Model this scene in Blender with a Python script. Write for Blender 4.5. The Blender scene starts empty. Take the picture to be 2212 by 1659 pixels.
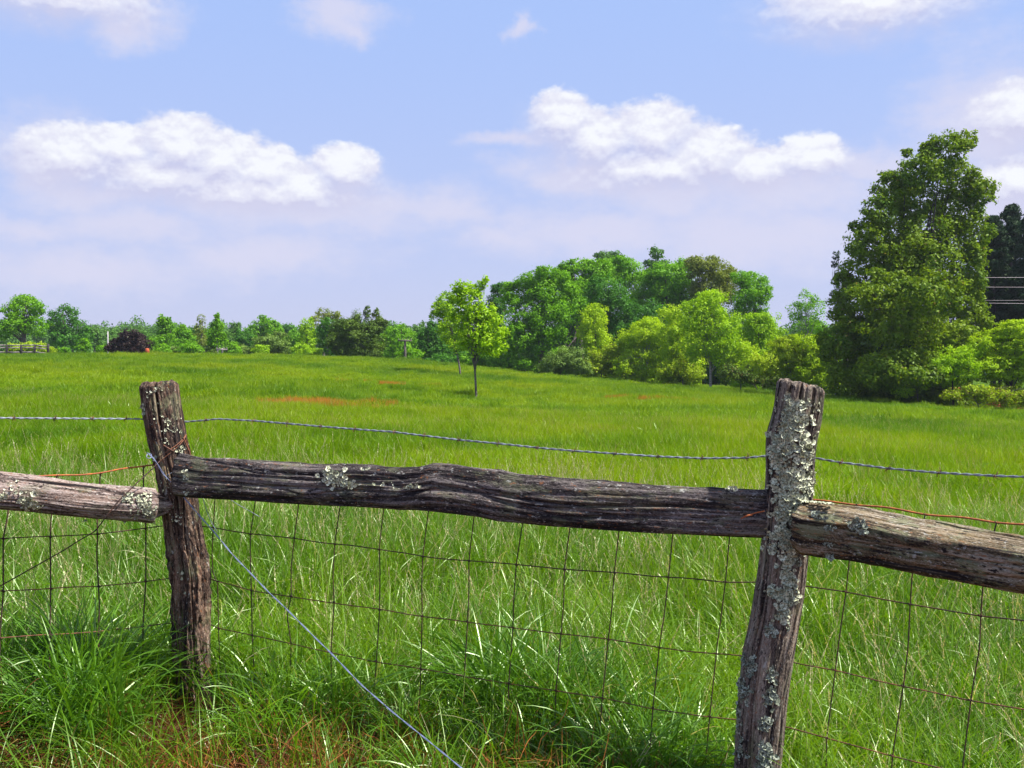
import bpy, math, random
import numpy as np
from mathutils import Vector, Matrix
SC = bpy.context.scene
COL = SC.collection
random.seed(7)
RNG = np.random.default_rng(11)
CAMZ = 1.45
F = 2150.0          # focal length in photograph units (image 2212 wide)
HX, HY = 1106.0, 785.0

def P(px, py, d):
    return np.array([(px-HX)/F*d, d, CAMZ-(py-HY)/F*d])

# ------------------------------------------------------------------ noise
def _h(i, j, k, seed):
    n = (i*374761393 + j*668265263 + k*2147483647 + seed*1274126177) & 0xffffffff
    n = ((n ^ (n >> 13))*1103515245) & 0xffffffff
    n = ((n ^ (n >> 16))*2246822519) & 0xffffffff
    return ((n ^ (n >> 15)) & 0xffffff)/float(0xffffff)
def noise(x, y, z, seed=0):
    x, y, z = np.broadcast_arrays(np.asarray(x, float), np.asarray(y, float), np.asarray(z, float))
    xi, yi, zi = np.floor(x).astype(np.int64), np.floor(y).astype(np.int64), np.floor(z).astype(np.int64)
    fx, fy, fz = x-xi, y-yi, z-zi
    fx, fy, fz = [f*f*(3-2*f) for f in (fx, fy, fz)]
    r = 0
    for a in (0, 1):
        for b in (0, 1):
            for c in (0, 1):
                r = r + _h(xi+a, yi+b, zi+c, seed)*(fx if a else 1-fx)*(fy if b else 1-fy)*(fz if c else 1-fz)
    return r*2-1
def fbm(x, y, z, o=3, seed=0):
    r, a, s = 0, 1.0, 0
    for k in range(o):
        r = r+a*noise(x*2**k, y*2**k, z*2**k, seed+k); s += a; a *= .5
    return r/s

# ------------------------------------------------------------------ object helpers
def mesh_np(name, V, Fq, mat, attrs=None, smooth=False):
    """V (n,3); Fq (m,k) array or list of arrays with k=3/4"""
    me = bpy.data.meshes.new(name)
    fl = Fq if isinstance(Fq, list) else [Fq]
    fl = [np.asarray(f) for f in fl if len(f)]
    V = np.asarray(V, dtype=np.float32)
    me.vertices.add(len(V)); me.vertices.foreach_set('co', V.ravel())
    loops = np.concatenate([f.ravel() for f in fl]).astype(np.int32)
    cnt = np.concatenate([np.full(len(f), f.shape[1]) for f in fl]).astype(np.int32)
    st = np.concatenate([[0], np.cumsum(cnt)[:-1]]).astype(np.int32)
    me.loops.add(len(loops)); me.loops.foreach_set('vertex_index', loops)
    me.polygons.add(len(cnt)); me.polygons.foreach_set('loop_start', st)
    try: me.polygons.foreach_set('loop_total', cnt)
    except Exception: pass
    if smooth: me.polygons.foreach_set('use_smooth', np.ones(len(cnt), bool))
    for an, (ty, arr) in (attrs or {}).items():
        at = me.attributes.new(an, ty, 'POINT')
        arr = np.asarray(arr, dtype=np.int32 if ty == 'INT' else np.float32)
        at.data.foreach_set({'FLOAT': 'value', 'INT': 'value', 'FLOAT_VECTOR': 'vector', 'FLOAT_COLOR': 'color'}[ty], arr.ravel())
    me.update(calc_edges=True)
    if mat: me.materials.append(mat)
    return me
def link(name, me, parent=None, loc=None):
    o = bpy.data.objects.new(name, me); COL.objects.link(o)
    if parent is not None: o.parent = parent
    if loc is not None: o.location = loc
    return o
def tag(o, label=None, cat=None, group=None, kind=None):
    if label: o['label'] = label
    if cat: o['category'] = cat
    if group: o['group'] = group
    if kind: o['kind'] = kind
    return o
def empty(name, loc, label, cat, group=None):
    o = bpy.data.objects.new(name, None); COL.objects.link(o); o.location = loc
    o.empty_display_size = .2
    return tag(o, label, cat, group)

class MB:
    def __init__(s): s.V = []; s.Q = []; s.T = []; s.A = []; s.n = 0
    def add(s, V, Q=None, T=None, A=None):
        V = np.asarray(V, float)
        s.V.append(V)
        if Q is not None and len(Q): s.Q.append(np.asarray(Q)+s.n)
        if T is not None and len(T): s.T.append(np.asarray(T)+s.n)
        s.A.append(np.zeros((len(V), 4)) if A is None else np.asarray(A, float)*np.ones((len(V), 1)))
        s.n += len(V)
    def mesh(s, name, mat, org=(0, 0, 0), smooth=False):
        V = np.concatenate(s.V)-np.asarray(org); fl = []
        if s.Q: fl.append(np.concatenate(s.Q))
        if s.T: fl.append(np.concatenate(s.T))
        return mesh_np(name, V, fl, mat, {'col': ('FLOAT_COLOR', np.concatenate(s.A))}, smooth)
    def tube(s, pts, r, sides=6, A=None, cap=True):
        pts = np.asarray(pts, float); n = len(pts); r = np.ones(n)*np.asarray(r, float)
        t = np.gradient(pts, axis=0); t /= np.linalg.norm(t, axis=1)[:, None]+1e-12
        ref = np.array([0, 0, 1.]) if abs(t[:, 2]).mean() < .8 else np.array([1., 0, 0])
        u = np.cross(t, ref); u /= np.linalg.norm(u, axis=1)[:, None]+1e-12; v = np.cross(t, u)
        a = np.arange(sides)*2*np.pi/sides
        V = pts[:, None, :]+r[:, None, None]*(np.cos(a)[None, :, None]*u[:, None, :]+np.sin(a)[None, :, None]*v[:, None, :])
        i = np.arange(n-1)[:, None]*sides; j = np.arange(sides)[None, :]; j2 = (j+1) % sides
        Q = np.stack([i+j, i+j2, i+sides+j2, i+sides+j], -1).reshape(-1, 4)
        V = V.reshape(-1, 3); T = None
        if cap:
            V = np.concatenate([V, pts[:1], pts[-1:]]); m = n*sides; jj = np.arange(sides)
            T = np.concatenate([np.stack([np.full(sides, m), (jj+1) % sides, jj], -1),
                                np.stack([np.full(sides, m+1), (n-1)*sides+jj, (n-1)*sides+(jj+1) % sides], -1)])
        s.add(V, Q, T, A)
    def box(s, c, h, A=None, R=None):
        V = np.array([[x, y, z] for x in (-1, 1) for y in (-1, 1) for z in (-1, 1)], float)*np.asarray(h)
        if R is not None: V = V@np.asarray(R).T
        s.add(V+np.asarray(c), [[0, 1, 3, 2], [4, 6, 7, 5], [0, 4, 5, 1], [2, 3, 7, 6], [0, 2, 6, 4], [1, 5, 7, 3]], None, A)

def resample(pts, step):
    pts = np.asarray(pts, float)
    d = np.concatenate([[0], np.cumsum(np.linalg.norm(np.diff(pts, axis=0), axis=1))])
    n = max(3, int(d[-1]/step)); s = np.linspace(0, d[-1], n)
    # Catmull-Rom-ish smoothing through dense linear resample then blur
    q = np.stack([np.interp(s, d, pts[:, k]) for k in range(3)], 1)
    for _ in range(2):
        q[1:-1] = .25*q[:-2]+.5*q[1:-1]+.25*q[2:]
    return q, s

# ------------------------------------------------------------------ node helpers
class NT:
    def __init__(s, tree): s.t = tree; s.n = tree.nodes; s.l = tree.links
    def node(s, ty, **kw):
        nd = s.n.new(ty)
        for k, v in kw.items():
            if k == 'ins':
                for kk, vv in v.items():
                    if hasattr(vv, 'is_output'): s.l.new(vv, nd.inputs[kk])
                    else: nd.inputs[kk].default_value = vv
            else: setattr(nd, k, v)
        return nd
    def math(s, op, a, b=0.0, c=0.0, clamp=False):
        nd = s.node('ShaderNodeMath', operation=op, use_clamp=clamp)
        for i, v in enumerate((a, b, c)):
            if hasattr(v, 'is_output'): s.l.new(v, nd.inputs[i])
            else: nd.inputs[i].default_value = v
        return nd.outputs[0]
    def vm(s, op, a, b=(0, 0, 0), scale=None):
        nd = s.node('ShaderNodeVectorMath', operation=op)
        for i, v in enumerate((a, b)):
            if hasattr(v, 'is_output'): s.l.new(v, nd.inputs[i])
            else: nd.inputs[i].default_value = v
        if scale is not None:
            if hasattr(scale, 'is_output'): s.l.new(scale, nd.inputs['Scale'])
            else: nd.inputs['Scale'].default_value = scale
        return nd.outputs['Value'] if op in ('LENGTH', 'DOT_PRODUCT', 'DISTANCE') else nd.outputs['Vector']
    def noise(s, vec, scale, detail=3, rough=.55, dist=0.0):
        nd = s.node('ShaderNodeTexNoise')
        if vec is not None: s.l.new(vec, nd.inputs['Vector'])
        nd.inputs['Scale'].default_value = scale; nd.inputs['Detail'].default_value = detail
        nd.inputs['Roughness'].default_value = rough; nd.inputs['Distortion'].default_value = dist
        return nd.outputs['Fac']
    def ramp(s, fac, stops, interp='LINEAR'):
        nd = s.node('ShaderNodeValToRGB'); cr = nd.color_ramp; cr.interpolation = interp
        while len(cr.elements) < len(stops): cr.elements.new(.5)
        for e, (p, c) in zip(cr.elements, stops):
            e.position = p; e.color = (*c, 1) if len(c) == 3 else c
        s.l.new(fac, nd.inputs[0]); return nd.outputs[0]
    def mix(s, fac, a, b, blend='MIX'):
        nd = s.node('ShaderNodeMix', data_type='RGBA', blend_type=blend)
        for i, v in ((0, fac), (6, a), (7, b)):
            if hasattr(v, 'is_output'): s.l.new(v, nd.inputs[i])
            else: nd.inputs[i].default_value = v if i == 0 else ((*v, 1) if len(v) == 3 else v)
        return nd.outputs[2]
    def smooth(s, v, a, b):
        nd = s.node('ShaderNodeMapRange', interpolation_type='SMOOTHSTEP', clamp=True)
        s.l.new(v, nd.inputs[0]); nd.inputs[1].default_value = a; nd.inputs[2].default_value = b
        return nd.outputs[0]
def newmat(name):
    m = bpy.data.materials.new(name); m.use_nodes = True; m.node_tree.nodes.clear()
    nt = NT(m.node_tree); out = nt.node('ShaderNodeOutputMaterial'); return m, nt, out
def bumpn(nt, h, strength, dist):
    b = nt.node('ShaderNodeBump'); b.inputs['Strength'].default_value = strength; b.inputs['Distance'].default_value = dist
    nt.l.new(h, b.inputs['Height']); return b.outputs[0]

def plain_mat(name, c, rough=.7, metal=0.0, c2=None, scale=30):
    m, nt, out = newmat(name)
    b = nt.node('ShaderNodeBsdfPrincipled'); g = nt.node('ShaderNodeNewGeometry').outputs['Position']
    n = nt.noise(g, scale, 4)
    nt.l.new(nt.mix(nt.smooth(n, .38, .62), c, c2 or tuple(x*.6 for x in c)), b.inputs['Base Color'])
    b.inputs['Roughness'].default_value = rough; b.inputs['Metallic'].default_value = metal
    nt.l.new(b.outputs[0], out.inputs[0]); return m

def leaf_shader(nt, out, col, trans, transcol, gloss=.06, rough=.4):
    d = nt.node('ShaderNodeBsdfDiffuse'); t = nt.node('ShaderNodeBsdfTranslucent'); g = nt.node('ShaderNodeBsdfGlossy')
    nt.l.new(col, d.inputs[0]); nt.l.new(transcol, t.inputs[0]); g.inputs['Roughness'].default_value = rough
    g.inputs[0].default_value = (.62, .72, .5, 1)
    m1 = nt.node('ShaderNodeMixShader'); m1.inputs[0].default_value = trans
    nt.l.new(d.outputs[0], m1.inputs[1]); nt.l.new(t.outputs[0], m1.inputs[2])
    m2 = nt.node('ShaderNodeMixShader'); m2.inputs[0].default_value = gloss
    nt.l.new(m1.outputs[0], m2.inputs[1]); nt.l.new(g.outputs[0], m2.inputs[2])
    nt.l.new(m2.outputs[0], out.inputs[0])

# foliage: colour a -> b over per-leaf random + soft clump noise
def foliage_mat(name, a, b, trans=.40, gloss=.02, nscale=.6, tint=(1.25, 1.2, .6)):
    m, nt, out = newmat(name)
    at = nt.node('ShaderNodeAttribute', attribute_name='col'); sep = nt.node('ShaderNodeSeparateColor'); nt.l.new(at.outputs['Color'], sep.inputs[0])
    g = nt.node('ShaderNodeNewGeometry').outputs['Position']
    n = nt.noise(g, nscale, 2)
    f = nt.math('ADD', nt.math('MULTIPLY', sep.outputs[0], .55), nt.math('MULTIPLY', nt.smooth(n, .3, .7), .45))
    c = nt.mix(f, a, b)
    c = nt.mix(sep.outputs[2], c, (.16, .10, .035))
    tc = nt.mix(1.0, c, tint, 'MULTIPLY')
    leaf_shader(nt, out, c, trans, tc, gloss, .5); return m

def grass_mat(name, stops, straw=(.42, .36, .16), trans=.48, gloss=.08, rough=.35, patch=.35, redbase=0.0):
    m, nt, out = newmat(name)
    at = nt.node('ShaderNodeAttribute', attribute_name='col'); sep = nt.node('ShaderNodeSeparateColor'); nt.l.new(at.outputs['Color'], sep.inputs[0])
    g = nt.node('ShaderNodeNewGeometry').outputs['Position']
    st = nt.vm('MULTIPLY', g, (1, .55, 1))
    n1 = nt.noise(st, patch, 4, .62); n2 = nt.noise(g, 2.2, 2); n3 = nt.noise(nt.vm('MULTIPLY', g, (.6, 1, 1)), .075, 3, .5)
    f = nt.math('ADD', nt.math('MULTIPLY', sep.outputs[0], .28), nt.math('MULTIPLY', nt.smooth(n1, .36, .64), .30)); f = nt.math('ADD', f, nt.math('MULTIPLY', nt.smooth(n3, .40, .58), .26))
    f = nt.math('ADD', f, nt.math('MULTIPLY', n2, .22))
    c = nt.ramp(f, stops)
    if redbase:
        c = nt.mix(nt.math('MULTIPLY', nt.smooth(sep.outputs[1], .35, .0), redbase), c, (.20, .09, .03))
    c = nt.mix(sep.outputs[2], c, straw)
    tc = nt.mix(1.0, c, (1.2, 1.15, .5), 'MULTIPLY')
    leaf_shader(nt, out, c, trans, tc, gloss, rough); return m

# ------------------------------------------------------------------ terrain
CP = []
def cp(px, d, z): CP.append(((px-HX)/F*d, d, z))
for px, z in ((-700, 1.9), (0, 1.83), (300, 1.83), (600, 1.78), (850, 1.46), (1000, 1.08), (1084, .60)): cp(px, 75, z)
for px, d, z in ((1318, 72, .13), (1492, 66, -.27), (1671, 60, -.53), (1805, 55, -.56), (2023, 50, -.89), (2212, 46, -1.07), (2700, 44, -1.3)): cp(px, d, z)
for px, z in ((-600, .95), (300, .72), (700, .42), (1029, -.10), (1500, -.25), (2000, -.55)): cp(px, 40, z)
for px, z in ((-300, .45), (700, .18), (1300, .0), (2000, -.15)): cp(px, 20, z)
for px, z in ((-800, .36), (300, .28), (1106, .20), (1900, .08), (2900, .0)): cp(px, 9, z)
for x, y, z in ((-6, 3.6, .26), (-1.2, 3.45, .25), (-.2, 3.3, .18), (.8, 2.9, .09), (3, 2.4, .02), (-1.2, 2.75, .12), (0, 2.5, .05), (1, 2.1, .02), (-3, 0, 0), (0, 0, -.03), (3, 0, -.05), (0, -8, 0), (-20, -8, .2), (20, -8, -.1)): CP.append((x, y, z))
for px, z in ((-600, 1.5), (300, 1.45), (900, 1.0), (1400, -.2), (2000, -.9), (2800, -1.4)): cp(px, 115, z)
for px, z in ((-600, .8), (300, .7), (1100, 0), (2000, -.9), (2800, -1.2)): cp(px, 210, z)
CP = np.array(CP)
def _tps():
    n = len(CP); X = CP[:, :2]/50
    r = np.linalg.norm(X[:, None]-X[None], axis=2); K = np.where(r > 0, r*r*np.log(r+1e-12), 0)+np.eye(n)*1e-5
    Pm = np.c_[np.ones(n), X]; A = np.zeros((n+3, n+3)); A[:n, :n] = K; A[:n, n:] = Pm; A[n:, :n] = Pm.T
    return np.linalg.solve(A, np.r_[CP[:, 2], 0, 0, 0])
W = _tps()
def tz(x, y):
    x, y = np.broadcast_arrays(np.asarray(x, float), np.asarray(y, float)); sh = x.shape
    q = np.c_[x.ravel(), y.ravel()]; rr = np.hypot(q[:, 0], q[:, 1]-40)
    xq = np.clip(q, [-170, -12], [170, 215])/50; X = CP[:, :2]/50
    r = np.linalg.norm(xq[:, None]-X[None], axis=2)
    z = np.where(r > 0, r*r*np.log(r+1e-12), 0)@W[:-3]+W[-3]+xq@W[-2:]
    k = np.clip((rr-190)/120, 0, 1); k = k*k*(3-2*k)
    bump = .03*noise(q[:, 0]*.9, q[:, 1]*.9, 0, 5)+.05*noise(q[:, 0]*.25, q[:, 1]*.25, 0, 9)*np.clip((q[:, 1]-6)/10, 0, 1)
    return ((z+bump)*(1-k)-.2*k).reshape(sh)
def TZ(x, y): return float(tz(np.array([x]), np.array([y]))[0])

def ground():
    ys = np.concatenate([np.linspace(-12, 0, 13), np.linspace(.3, 8, 60), np.linspace(8.4, 30, 60), np.linspace(31, 130, 100), np.linspace(134, 300, 30), np.linspace(320, 600, 10)])
    xs = np.concatenate([np.linspace(-420, -110, 14), np.linspace(-105, -22, 40), np.linspace(-21, 21, 130), np.linspace(22, 105, 40), np.linspace(110, 420, 14)])
    X, Y = np.meshgrid(xs, ys); Z = tz(X, Y)
    V = np.stack([X, Y, Z], -1).reshape(-1, 3); nx = len(xs)
    i, j = np.meshgrid(np.arange(len(ys)-1), np.arange(nx-1), indexing='ij'); b = (i*nx+j).ravel()
    Q = np.stack([b, b+1, b+nx+1, b+nx], -1)
    m, nt, out = newmat('soil_and_sward')
    g = nt.node('ShaderNodeNewGeometry').outputs['Position']
    n1 = nt.noise(g, 1.3, 4); n2 = nt.noise(g, 14, 5); n3 = nt.noise(g, .12, 3)
    green = nt.ramp(n1, [(.3, (.035, .075, .008)), (.7, (.075, .13, .012))])
    soil = nt.ramp(n2, [(.3, (.035, .018, .012)), (.55, (.11, .05, .025)), (.75, (.2, .1, .05))])
    sp = nt.node('ShaderNodeSeparateXYZ'); nt.l.new(g, sp.inputs[0])
    k = nt.smooth(nt.math('ADD', sp.outputs[1], nt.math('MULTIPLY', n1, 1.2)), 4.6, 3.4)
    c = nt.mix(k, green, soil)
    b_ = nt.node('ShaderNodeBsdfDiffuse'); nt.l.new(c, b_.inputs[0]); nt.l.new(bumpn(nt, n2, .6, .02), b_.inputs['Normal'])
    nt.l.new(b_.outputs[0], out.inputs[0])
    o = link('ground', mesh_np('ground', V, Q, m, smooth=True)); tag(o, kind='structure')
ground()

# ------------------------------------------------------------------ grass blade meshes
def ribbons(n, size, h, w, phi0, bend, seg, rng, tcol=0.0, center=False, wexp=.7, kink=0.0, ell=None):
    """n curved ribbons; returns V, Q, A"""
    if center: r = size*np.sqrt(rng.random(n))*.5; a = rng.random(n)*2*np.pi; bx, by = r*np.cos(a), r*np.sin(a); th = a+rng.normal(0, .7, n)
    else: bx, by = (rng.random(n)-.5)*size, (rng.random(n)-.5)*size; th = rng.random(n)*2*np.pi
    H = rng.uniform(h[0], h[1], n); Wd = rng.uniform(w[0], w[1], n); p0 = rng.uniform(phi0[0], phi0[1], n); B = rng.uniform(bend[0], bend[1], n)
    t = np.linspace(0, 1, seg+1); tm = (t[1:]+t[:-1])/2
    phi = p0[:, None]+B[:, None]*tm[None]**1.6+kink*rng.normal(0, 1, (n, seg))
    hor = np.c_[np.zeros(n), np.cumsum(np.sin(phi), 1)/seg]*H[:, None]; ver = np.c_[np.zeros(n), np.cumsum(np.cos(phi), 1)/seg]*H[:, None]
    dr = np.stack([np.cos(th), np.sin(th)], 1)
    c = np.zeros((n, seg+1, 3)); c[..., 0] = bx[:, None]+dr[:, 0:1]*hor; c[..., 1] = by[:, None]+dr[:, 1:2]*hor; c[..., 2] = ver
    ps = rng.uniform(-.9, .9, n)[:, None]+.8*t[None]*rng.uniform(-1, 1, n)[:, None]
    pe = np.stack([-dr[:, 1], dr[:, 0], np.zeros(n)], 1)[:, None, :]
    nn = np.zeros((n, seg+1, 3)); ph = np.c_[phi, phi[:, -1:]]
    nn[..., 0] = -dr[:, 0:1]*np.cos(ph); nn[..., 1] = -dr[:, 1:2]*np.cos(ph); nn[..., 2] = np.sin(ph)
    side = np.cos(ps)[..., None]*pe+np.sin(ps)[..., None]*nn
    wt = np.minimum(1, .55+1.6*t)*(1-t**2.2)**wexp+.02
    V = np.stack([c-side*(Wd[:, None]*wt[None]*.5)[..., None], c+side*(Wd[:, None]*wt[None]*.5)[..., None]], 2).reshape(-1, 3)
    i = (np.arange(n)*(seg+1)*2)[:, None]+np.arange(seg)[None]*2
    Q = np.stack([i, i+1, i+3, i+2], -1).reshape(-1, 4)
    A = np.zeros((n, seg+1, 2, 4)); A[..., 0] = rng.random(n)[:, None, None]; A[..., 1] = t[None, :, None]; A[..., 2] = tcol if np.isscalar(tcol) else tcol[:, None, None]; A[..., 3] = 1
    return V, Q, A.reshape(-1, 4)

def seed_stems(mb, n, size, h, rng, airy=False, green=.35, headl=(.07, .14)):
    for _ in range(n):
        b = np.array([(rng.random()-.5)*size, (rng.random()-.5)*size, 0]); H = rng.uniform(*h); a = rng.random()*6.28
        lean = rng.uniform(.02, .3); cv = rng.uniform(0, .5); k = 7
        t = np.linspace(0, 1, k); ph = lean+cv*t**2.5
        hor = np.cumsum(np.sin(ph))/k*H; ver = np.cumsum(np.cos(ph))/k*H; hor -= hor[0]; ver -= ver[0]
        pts = b+np.stack([np.cos(a)*hor, np.sin(a)*hor, ver], 1)
        mb.tube(pts, np.linspace(.0011, .0006, k), 3, (rng.random(), .6, green+rng.random()*.3, 1), False)
        hl = rng.uniform(*headl); d = pts[-1]-pts[-2]; d /= np.linalg.norm(d)
        m = 16 if airy else 22; br = rng.uniform(.5, 1)
        tone = rng.uniform(.75, 1)
        for q in range(m):
            f = q/m; c = pts[-1]+d*(f-.6)*hl
            ang = rng.random()*6.28; o = np.array([math.cos(ang), math.sin(ang), 0.])
            sp = (.022 if airy else .0035)*(1-f)*rng.uniform(.4, 1)
            c = c+o*sp+np.array([0, 0, sp*.5]); ax = d*.8+o*(.6 if airy else .28)+rng.normal(0, .12, 3); ax /= np.linalg.norm(ax)
            s = np.cross(ax, rng.normal(0, 1, 3)); s /= np.linalg.norm(s)
            L = rng.uniform(.005, .009)*(1 if airy else 1.3); w_ = .0014 if airy else .0021
            mb.add([c-ax*L*.5, c+s*w_, c+ax*L*.5, c-s*w_], [[0, 1, 2, 3]], None, (rng.random(), 1, tone, 1))

M_MEADOW = grass_mat('meadow_grass', [(.12, (.060, .155, .010)), (.34, (.115, .235, .008)), (.56, (.185, .305, .006)), (.85, (.25, .335, .007))], gloss=.012, patch=.28)
M_NEAR = grass_mat('near_grass', [(.12, (.055, .15, .010)), (.38, (.11, .24, .009)), (.6, (.17, .31, .008)), (.9, (.24, .35, .012))], straw=(.58, .50, .30), gloss=.05, patch=.6)
M_TUSS = grass_mat('tussock_grass', [(.12, (.06, .16, .012)), (.45, (.11, .26, .014)), (.7, (.17, .34, .014)), (.95, (.25, .42, .018))], straw=(.34, .20, .07), trans=.42, gloss=.085, rough=.36, patch=1.2, redbase=.5)
M_DEAD = grass_mat('dead_grass', [(.15, (.045, .018, .012)), (.36, (.15, .050, .02)), (.56, (.34, .12, .03)), (.9, (.48, .27, .10))], trans=.2, gloss=.05, patch=3)
M_SORREL = grass_mat('sorrel', [(.1, (.26, .20, .02)), (.35, (.44, .19, .03)), (.7, (.50, .20, .03)), (.9, (.40, .30, .05))], trans=.3, gloss=.02, patch=2)

LIB = bpy.data.collections.new('sward_parts')   # source meshes of the grass objects, not part of the scene itself
KINDS = {}
def lib(key, mb, mat):
    idx = len(KINDS); nm = 'tuft_%02d' % idx
    o = bpy.data.objects.new(nm, mb.mesh(nm, mat)); LIB.objects.link(o); KINDS[key] = idx
def patchlib(key, n, fn, mat):
    for k in range(n):
        mb = MB(); fn(mb, np.random.default_rng(abs(hash(key)) % 1000*0+len(KINDS)*17+3)); lib((key, k), mb, mat)
def f_far(mb, r):
    mb.add(*[x for x in (lambda t: (t[0], t[1], None, t[2]))(ribbons(1500, 1.9, (.2, .42), (.008, .016), (0, .45), (.1, 1.0), 3, r))])
    V, Q, A = ribbons(60, 1.9, (.4, .52), (.006, .010), (0, .3), (0, .4), 3, r, .2); mb.add(V, Q, None, A)
def f_mid(mb, r):
    V, Q, A = ribbons(1500, 1.2, (.18, .40), (.004, .008), (0, .5), (.2, 1.3), 4, r); mb.add(V, Q, None, A)
    seed_stems(mb, 9, 1.2, (.38, .52), r)
def f_near(mb, r):
    V, Q, A = ribbons(1100, .8, (.16, .42), (.0025, .0055), (0, .55), (.2, 1.5), 6, r); mb.add(V, Q, None, A)
    V, Q, A = ribbons(60, .8, (.2, .45), (.002, .004), (0, .8), (.2, 1.5), 6, r, .9); mb.add(V, Q, None, A)
    seed_stems(mb, 7, .8, (.38, .6), r)
    seed_stems(mb, 3, .8, (.4, .62), r, True)
def f_tuss(mb, r):
    V, Q, A = ribbons(70, .10, (.3, .62), (.005, .0095), (.05, .5), (.5, 2.1), 12, r, 0, True); mb.add(V, Q, None, A)
    V, Q, A = ribbons(60, .14, (.12, .34), (.003, .006), (.1, .9), (.3, 1.8), 8, r, 0, True); mb.add(V, Q, None, A)
    V, Q, A = ribbons(14, .14, (.2, .45), (.003, .005), (.3, 1.2), (.3, 1.5), 8, r, .9, True, kink=.1); mb.add(V, Q, None, A)
def f_dead(mb, r):
    V, Q, A = ribbons(420, .5, (.08, .26), (.0014, .0036), (.5, 1.75), (-.4, 1.0), 7, r, 0, kink=.22); mb.add(V, Q, None, A)
def f_long(mb, r):   # loose long arching blades
    V, Q, A = ribbons(34, .5, (.45, .8), (.004, .0075), (.05, .45), (.3, 1.9), 12, r); mb.add(V, Q, None, A)
def f_sorrel(mb, r):
    V, Q, A = ribbons(620, 1.2, (.28, .50), (.006, .012), (0, .3), (0, .4), 3, r); mb.add(V, Q, None, A)
patchlib('far', 3, f_far, M_MEADOW); patchlib('mid', 4, f_mid, M_MEADOW); patchlib('near', 5, f_near, M_NEAR)
patchlib('tuss', 6, f_tuss, M_TUSS); patchlib('dead', 4, f_dead, M_DEAD); patchlib('long', 4, f_long, M_NEAR); patchlib('sorrel', 2, f_sorrel, M_SORREL)
def f_short(mb, r):
    V, Q, A = ribbons(210, .32, (.10, .30), (.0025, .0055), (0, .6), (.2, 1.6), 6, r); mb.add(V, Q, None, A)
    V, Q, A = ribbons(24, .32, (.1, .3), (.002, .004), (0, .9), (.2, 1.5), 6, r, .8); mb.add(V, Q, None, A)
patchlib('short', 4, f_short, M_NEAR)
def f_herb(mb, r):
    V, Q, A = ribbons(60, .35, (.15, .42), (.012, .028), (.1, .8), (.2, 1.2), 4, r, 0, True); mb.add(V, Q, None, A)
    V, Q, A = ribbons(30, .4, (.3, .55), (.003, .006), (0, .3), (0, .5), 4, r, .55); mb.add(V, Q, None, A)
patchlib('herb', 3, f_herb, M_TUSS)
def seedlib(mb, r): seed_stems(mb, 9, .5, (.48, .74), r, False, .3, (.08, .15)); seed_stems(mb, 4, .5, (.5, .74), r, True)
patchlib('seed', 4, seedlib, M_NEAR)

def scatter(name, label, cat, pts, kinds, scl, tilt=.08, flat=None):
    """pts (n,2) -> instances"""
    n = len(pts); z = tz(pts[:, 0], pts[:, 1])
    V = np.c_[pts, z]
    me = bpy.data.meshes.new(name); me.vertices.add(n); me.vertices.foreach_set('co', V.astype(np.float32).ravel())
    rot = np.c_[RNG.normal(0, tilt, n), RNG.normal(0, tilt, n), RNG.random(n)*6.283]
    a = me.attributes.new('rot', 'FLOAT_VECTOR', 'POINT'); a.data.foreach_set('vector', rot.astype(np.float32).ravel())
    sv = np.c_[np.ones(n), np.ones(n), np.ones(n)]*np.asarray(scl).reshape(n, -1)
    a = me.attributes.new('scl', 'FLOAT_VECTOR', 'POINT'); a.data.foreach_set('vector', sv.astype(np.float32).ravel())
    a = me.attributes.new('kin', 'INT', 'POINT'); a.data.foreach_set('value', np.asarray(kinds, dtype=np.int32))
    o = link(name, me); tag(o, label, cat, kind='stuff')
    ng = bpy.data.node_groups.new(name+'_nodes', 'GeometryNodeTree')
    ng.interface.new_socket('Geometry', in_out='INPUT', socket_type='NodeSocketGeometry'); ng.interface.new_socket('Geometry', in_out='OUTPUT', socket_type='NodeSocketGeometry')
    N = ng.nodes; L = ng.links; gi = N.new('NodeGroupInput'); go = N.new('NodeGroupOutput'); iop = N.new('GeometryNodeInstanceOnPoints')
    ci = N.new('GeometryNodeCollectionInfo'); ci.inputs['Collection'].default_value = LIB; ci.inputs['Separate Children'].default_value = True; ci.inputs['Reset Children'].default_value = True
    def na(nm, ty):
        q = N.new('GeometryNodeInputNamedAttribute'); q.data_type = ty; q.inputs['Name'].default_value = nm; return [s for s in q.outputs if s.enabled][0]
    L.new(gi.outputs[0], iop.inputs['Points']); L.new(ci.outputs[0], iop.inputs['Instance']); iop.inputs['Pick Instance'].default_value = True
    L.new(na('kin', 'INT'), iop.inputs['Instance Index']); L.new(na('rot', 'FLOAT_VECTOR'), iop.inputs['Rotation']); L.new(na('scl', 'FLOAT_VECTOR'), iop.inputs['Scale'])
    L.new(iop.outputs[0], go.inputs[0])
    md = o.modifiers.new('scatter', 'NODES'); md.node_group = ng
    return o

def sample_wedge(y0, y1, dens, k=.62, pad=1.2):
    """uniform random points in the visible wedge, density per m2"""
    ymax = y1; hw = k*ymax+pad; n = int(2*hw*(y1-y0)*dens)
    p = np.c_[RNG.uniform(-hw, hw, n), RNG.uniform(y0, y1, n)]
    return p[np.abs(p[:, 0]) < k*p[:, 1]+pad]
def kk(key, n):
    ids = [v for (kn, _), v in KINDS.items() if kn == key]
    return RNG.choice(ids, n)
def fence_y(x):       # fence line in plan
    return np.where(x < -1.14, 3.4+(x+1.14)*.67, np.where(x < .79, 3.4-(x+1.14)*.311, 2.8-(x-.79)*1.0))
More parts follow.
